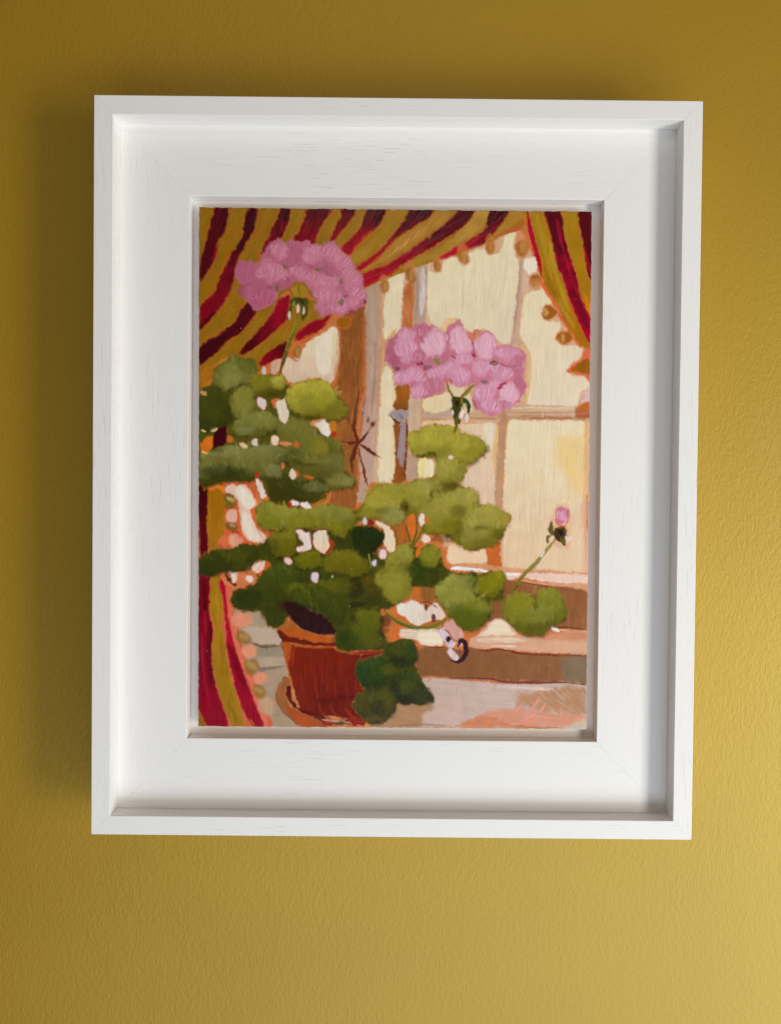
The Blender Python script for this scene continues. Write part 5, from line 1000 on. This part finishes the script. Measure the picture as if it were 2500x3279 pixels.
    S((38, 66, 18), 34, 'B3', 110, 870, 155, 940, 158, 1050); S((36, 26, 12), 34, 'B3', 10, 900, 20, 960); S((140, 130, 50), 14, 'B3', 60, 870, 80, 940, 90, 1000)
    for x, y in ((60, 1062), (126, 1100)): E((232, 216, 204), 'B3', x, y, 22, 54, 5, var=.06, body=1.1)
    E((232, 220, 206), 'B2', 1618, 980, 12, 46); E((232, 220, 206), 'B2', 1632, 1085, 16, 26)
    S((90, 84, 20), [44, 40, 30], 'B3', 10, 1100, 0, 1200, -20, 1290)
    # drooping bud on the right
    P((224, 160, 118), 'C3', 1140, 830, 1170, 700, 1230, 600, 1330, 590, 1400, 660, 1395, 860, 1380, 1130, 1300, 1140, 1200, 1090, 1130, 980, soft=4, a=.55, dry=.3)
    E((204, 132, 170), 'C3', 1290, 735, 74, 106, 0, var=.08, body=.9); S((186, 90, 122), 24, 'C3', 1360, 650, 1375, 760, 1340, 840, dry=.4); S((216, 110, 90), 26, 'C3', 1215, 780, 1250, 850, 1340, 870, dry=.4)
    for k in range(5): S((228, 176, 204), 14, 'C3', 1240 + k * 22, 670 + (k % 2) * 10, 1230 + k * 24, 730, 1250 + k * 20, 790, dry=.4, body=1.2)
    SG = (92, 82, 34)
    S(SG, [44, 66, 50], 'C3', 1165, 815, 1155, 900, 1190, 980); S(SG, [50, 70, 40], 'C3', 1220, 900, 1300, 900, 1350, 930); P((80, 62, 26), 'C3', 1200, 900, 1290, 890, 1350, 960, 1330, 1040, 1260, 1060, 1200, 1000, var=.2); E((46, 20, 22), 'C3', 1270, 935, 30, 34)
    S(SG, [40, 56, 30], 'C3', 1190, 980, 1130, 1010, 1115, 1070); S(SG, [34, 50, 30], 'C3', 1280, 1000, 1310, 1070, 1335, 1100); E((226, 204, 182), 'C3', 1160, 1005, 20, 38, 40); E((226, 206, 196), 'C3', 1365, 1010, 40, 34, 0, body=1); S((206, 186, 150), 30, 'C3', 1240, 1080, 1290, 1130, dry=.6)
    S((146, 130, 56), [40, 42, 44, 50], 'C3', 1205, 1030, 1080, 1180, 960, 1320, 820, 1460, 'D3', 770, 70, 715, 160, c2=(112, 104, 24)); S((226, 222, 206), 26, 'C3', 1075, 1165, 1030, 1240, dry=.2); S((104, 74, 50), 14, 'C3', 1050, 1230, 990, 1330, 900, 1420, dry=.3); S((76, 66, 18), 16, 'D3', 800, 50, 740, 120)
    # specks of impasto
    for i in range(60):
        x, y = rng.random() * NX, rng.random() * NY
        ix, iy = int(x), int(y); COL[iy, ix] = COL[iy, ix] * .6 + .3; HGT[iy, ix] += .8


def paint_picture():
    ground(); window(); curtain_lower(); fringe_left(); curtain_swag(); curtain_right(); latch_and_seedhead(); left_gap(); pot(); leaves(); gaps(); flowers()
    # wet edges: every passage is dragged a little into its neighbour, bristle by bristle
    dirn = nz(GXX / 38 + 5, GYY / 38 + 9) * 6.3; amp = .8 + 2.4 * nz(GXX / 21 + 3, GYY / 21)
    hair = (nz(GXX / 1.7 + 31, GYY / 4.5 + 17) - .5) * 2
    src = COL.copy(); acc = np.zeros_like(COL)
    for w_, t_ in ((.17, -1.0), (.66, 0.0), (.17, 1.0)):
        dx = np.cos(dirn) * amp * t_ * .8 + hair * .9; dy = np.sin(dirn) * amp * t_ * .8 + (nz(GXX / 4.5 + 71, GYY / 1.7 + 3) - .5) * 1.5
        xi = np.clip(np.rint(GXX + dx), 0, NX - 1).astype(int); yi = np.clip(np.rint(GYY + dy), 0, NY - 1).astype(int)
        acc += src[yi, xi] * w_
    COL[...] = acc
    st = streaks(GXX, GYY, 90, 99.0, 1.4, 16)           # weave of the primed board under everything
    HGT[...] = HGT + (st - .5) * .18


# ---------------------------------------------------------------- the painted board
PY = D1 + .0020                                    # front of the board
QUAD = [(-.117460, .155255), (.115226, .154959), (.116034, -.153622), (-.116166, -.154104)]     # TL TR BR BL (x, z)


def painting():
    root = empty('painting', (0, PY + .0058, -.154), 'small oil painting of pink geraniums in a terracotta pot by a window with striped curtains', 'painting')
    paint_picture()
    relief = .00042
    u = np.linspace(0, 1, NX, dtype=np.float32)[None, :].repeat(NY, 0); v = np.linspace(0, 1, NY, dtype=np.float32)[:, None].repeat(NX, 1)
    q = np.array(QUAD, np.float32)
    XZ = (q[0] * ((1 - u) * (1 - v))[..., None] + q[1] * (u * (1 - v))[..., None] + q[2] * (u * v)[..., None] + q[3] * ((1 - u) * v)[..., None])
    # paint creeps unevenly over the edges of the board
    ey = np.arange(NY, dtype=np.float32); ex = np.arange(NX, dtype=np.float32); z_ = np.zeros_like
    rag = lambda t, s: (nz(t / 9 + s, z_(t) + s) - .45) * .00045 + (nz(t / 3 + s, z_(t) + s * 2) - .5) * .00022
    XZ[:, 0, 0] -= rag(ey, 11.3); XZ[:, -1, 0] += rag(ey, 47.7); XZ[0, :, 1] += rag(ex, 83.1); XZ[-1, :, 1] -= rag(ex, 131.9)
    hg = HGT * relief
    hg[0, :] -= .00012; hg[-1, :] -= .00012; hg[:, 0] -= .00012; hg[:, -1] -= .00012
    co = np.stack([XZ[..., 0], PY - hg, XZ[..., 1]], -1).reshape(-1, 3)
    base = np.array(root.location, np.float32); co = co - base
    # a turned-down lip closes the paint layer against the board
    ring = np.concatenate([np.arange(NX), np.arange(1, NY) * NX + NX - 1, (NY - 1) * NX + np.arange(NX - 2, -1, -1), np.arange(NY - 2, 0, -1) * NX])
    lip = co[ring].copy(); cen = np.array([0, 0, .154], np.float32)
    lip[:, 1] = PY + .0008 - base[1]; lip[:, 0] *= .9975; lip[:, 2] = (lip[:, 2] - cen[2]) * .998 + cen[2]
    nv = len(co); allco = np.vstack([co, lip]).astype(np.float32)
    i = np.arange(NX - 1)[None, :] + np.arange(NY - 1)[:, None] * NX; i = i.reshape(-1)
    F = np.stack([i, i + NX, i + NX + 1, i + 1], 1)
    r = np.arange(len(ring)); G = np.stack([ring, ring[(r + 1) % len(ring)], nv + (r + 1) % len(ring), nv + r], 1)
    F = np.vstack([F, G]).astype(np.int32)
    me = bpy.data.meshes.new('paint_layer'); me.vertices.add(len(allco)); me.vertices.foreach_set('co', allco.ravel())
    me.loops.add(F.size); me.loops.foreach_set('vertex_index', F.ravel())
    me.polygons.add(len(F)); me.polygons.foreach_set('loop_start', np.arange(0, F.size, 4, dtype=np.int32)); me.polygons.foreach_set('loop_total', np.full(len(F), 4, np.int32))
    me.update(calc_edges=True); me.validate()
    me.polygons.foreach_set('use_smooth', np.ones(len(F), bool))
    at = me.color_attributes.new('pigment', 'FLOAT_COLOR', 'POINT')
    col = np.ones((len(allco), 4), np.float32); c3 = np.clip(COL.reshape(-1, 3) * PIG, 0, .92)
    col[:nv, :3] = c3; col[nv:, :3] = c3[ring] * .5 + lin((190, 110, 60)) * .5
    at.data.foreach_set('color', col.ravel())
    link('paint_layer', me, OIL_M, root)
    # the board itself
    bm = bmesh.new()
    fr = [bm.verts.new((x * .9972 - base[0], PY + .0006 - base[1], (z) * .9978 - base[2])) for x, z in QUAD]
    bk = [bm.verts.new((x * .9972 - base[0], PY + .0056 - base[1], (z) * .9978 - base[2])) for x, z in QUAD]
    bm.faces.new(fr); bm.faces.new(list(reversed(bk)))
    for k in range(4): bm.faces.new((fr[k], bk[k], bk[(k + 1) % 4], fr[(k + 1) % 4]))
    bmesh.ops.recalc_face_normals(bm, faces=bm.faces)
    me = bpy.data.meshes.new('board'); bm.to_mesh(me); bm.free()
    link('board', me, BOARD_M, root)
    return root


PIG = 1.48
wall()
frame()
painting()
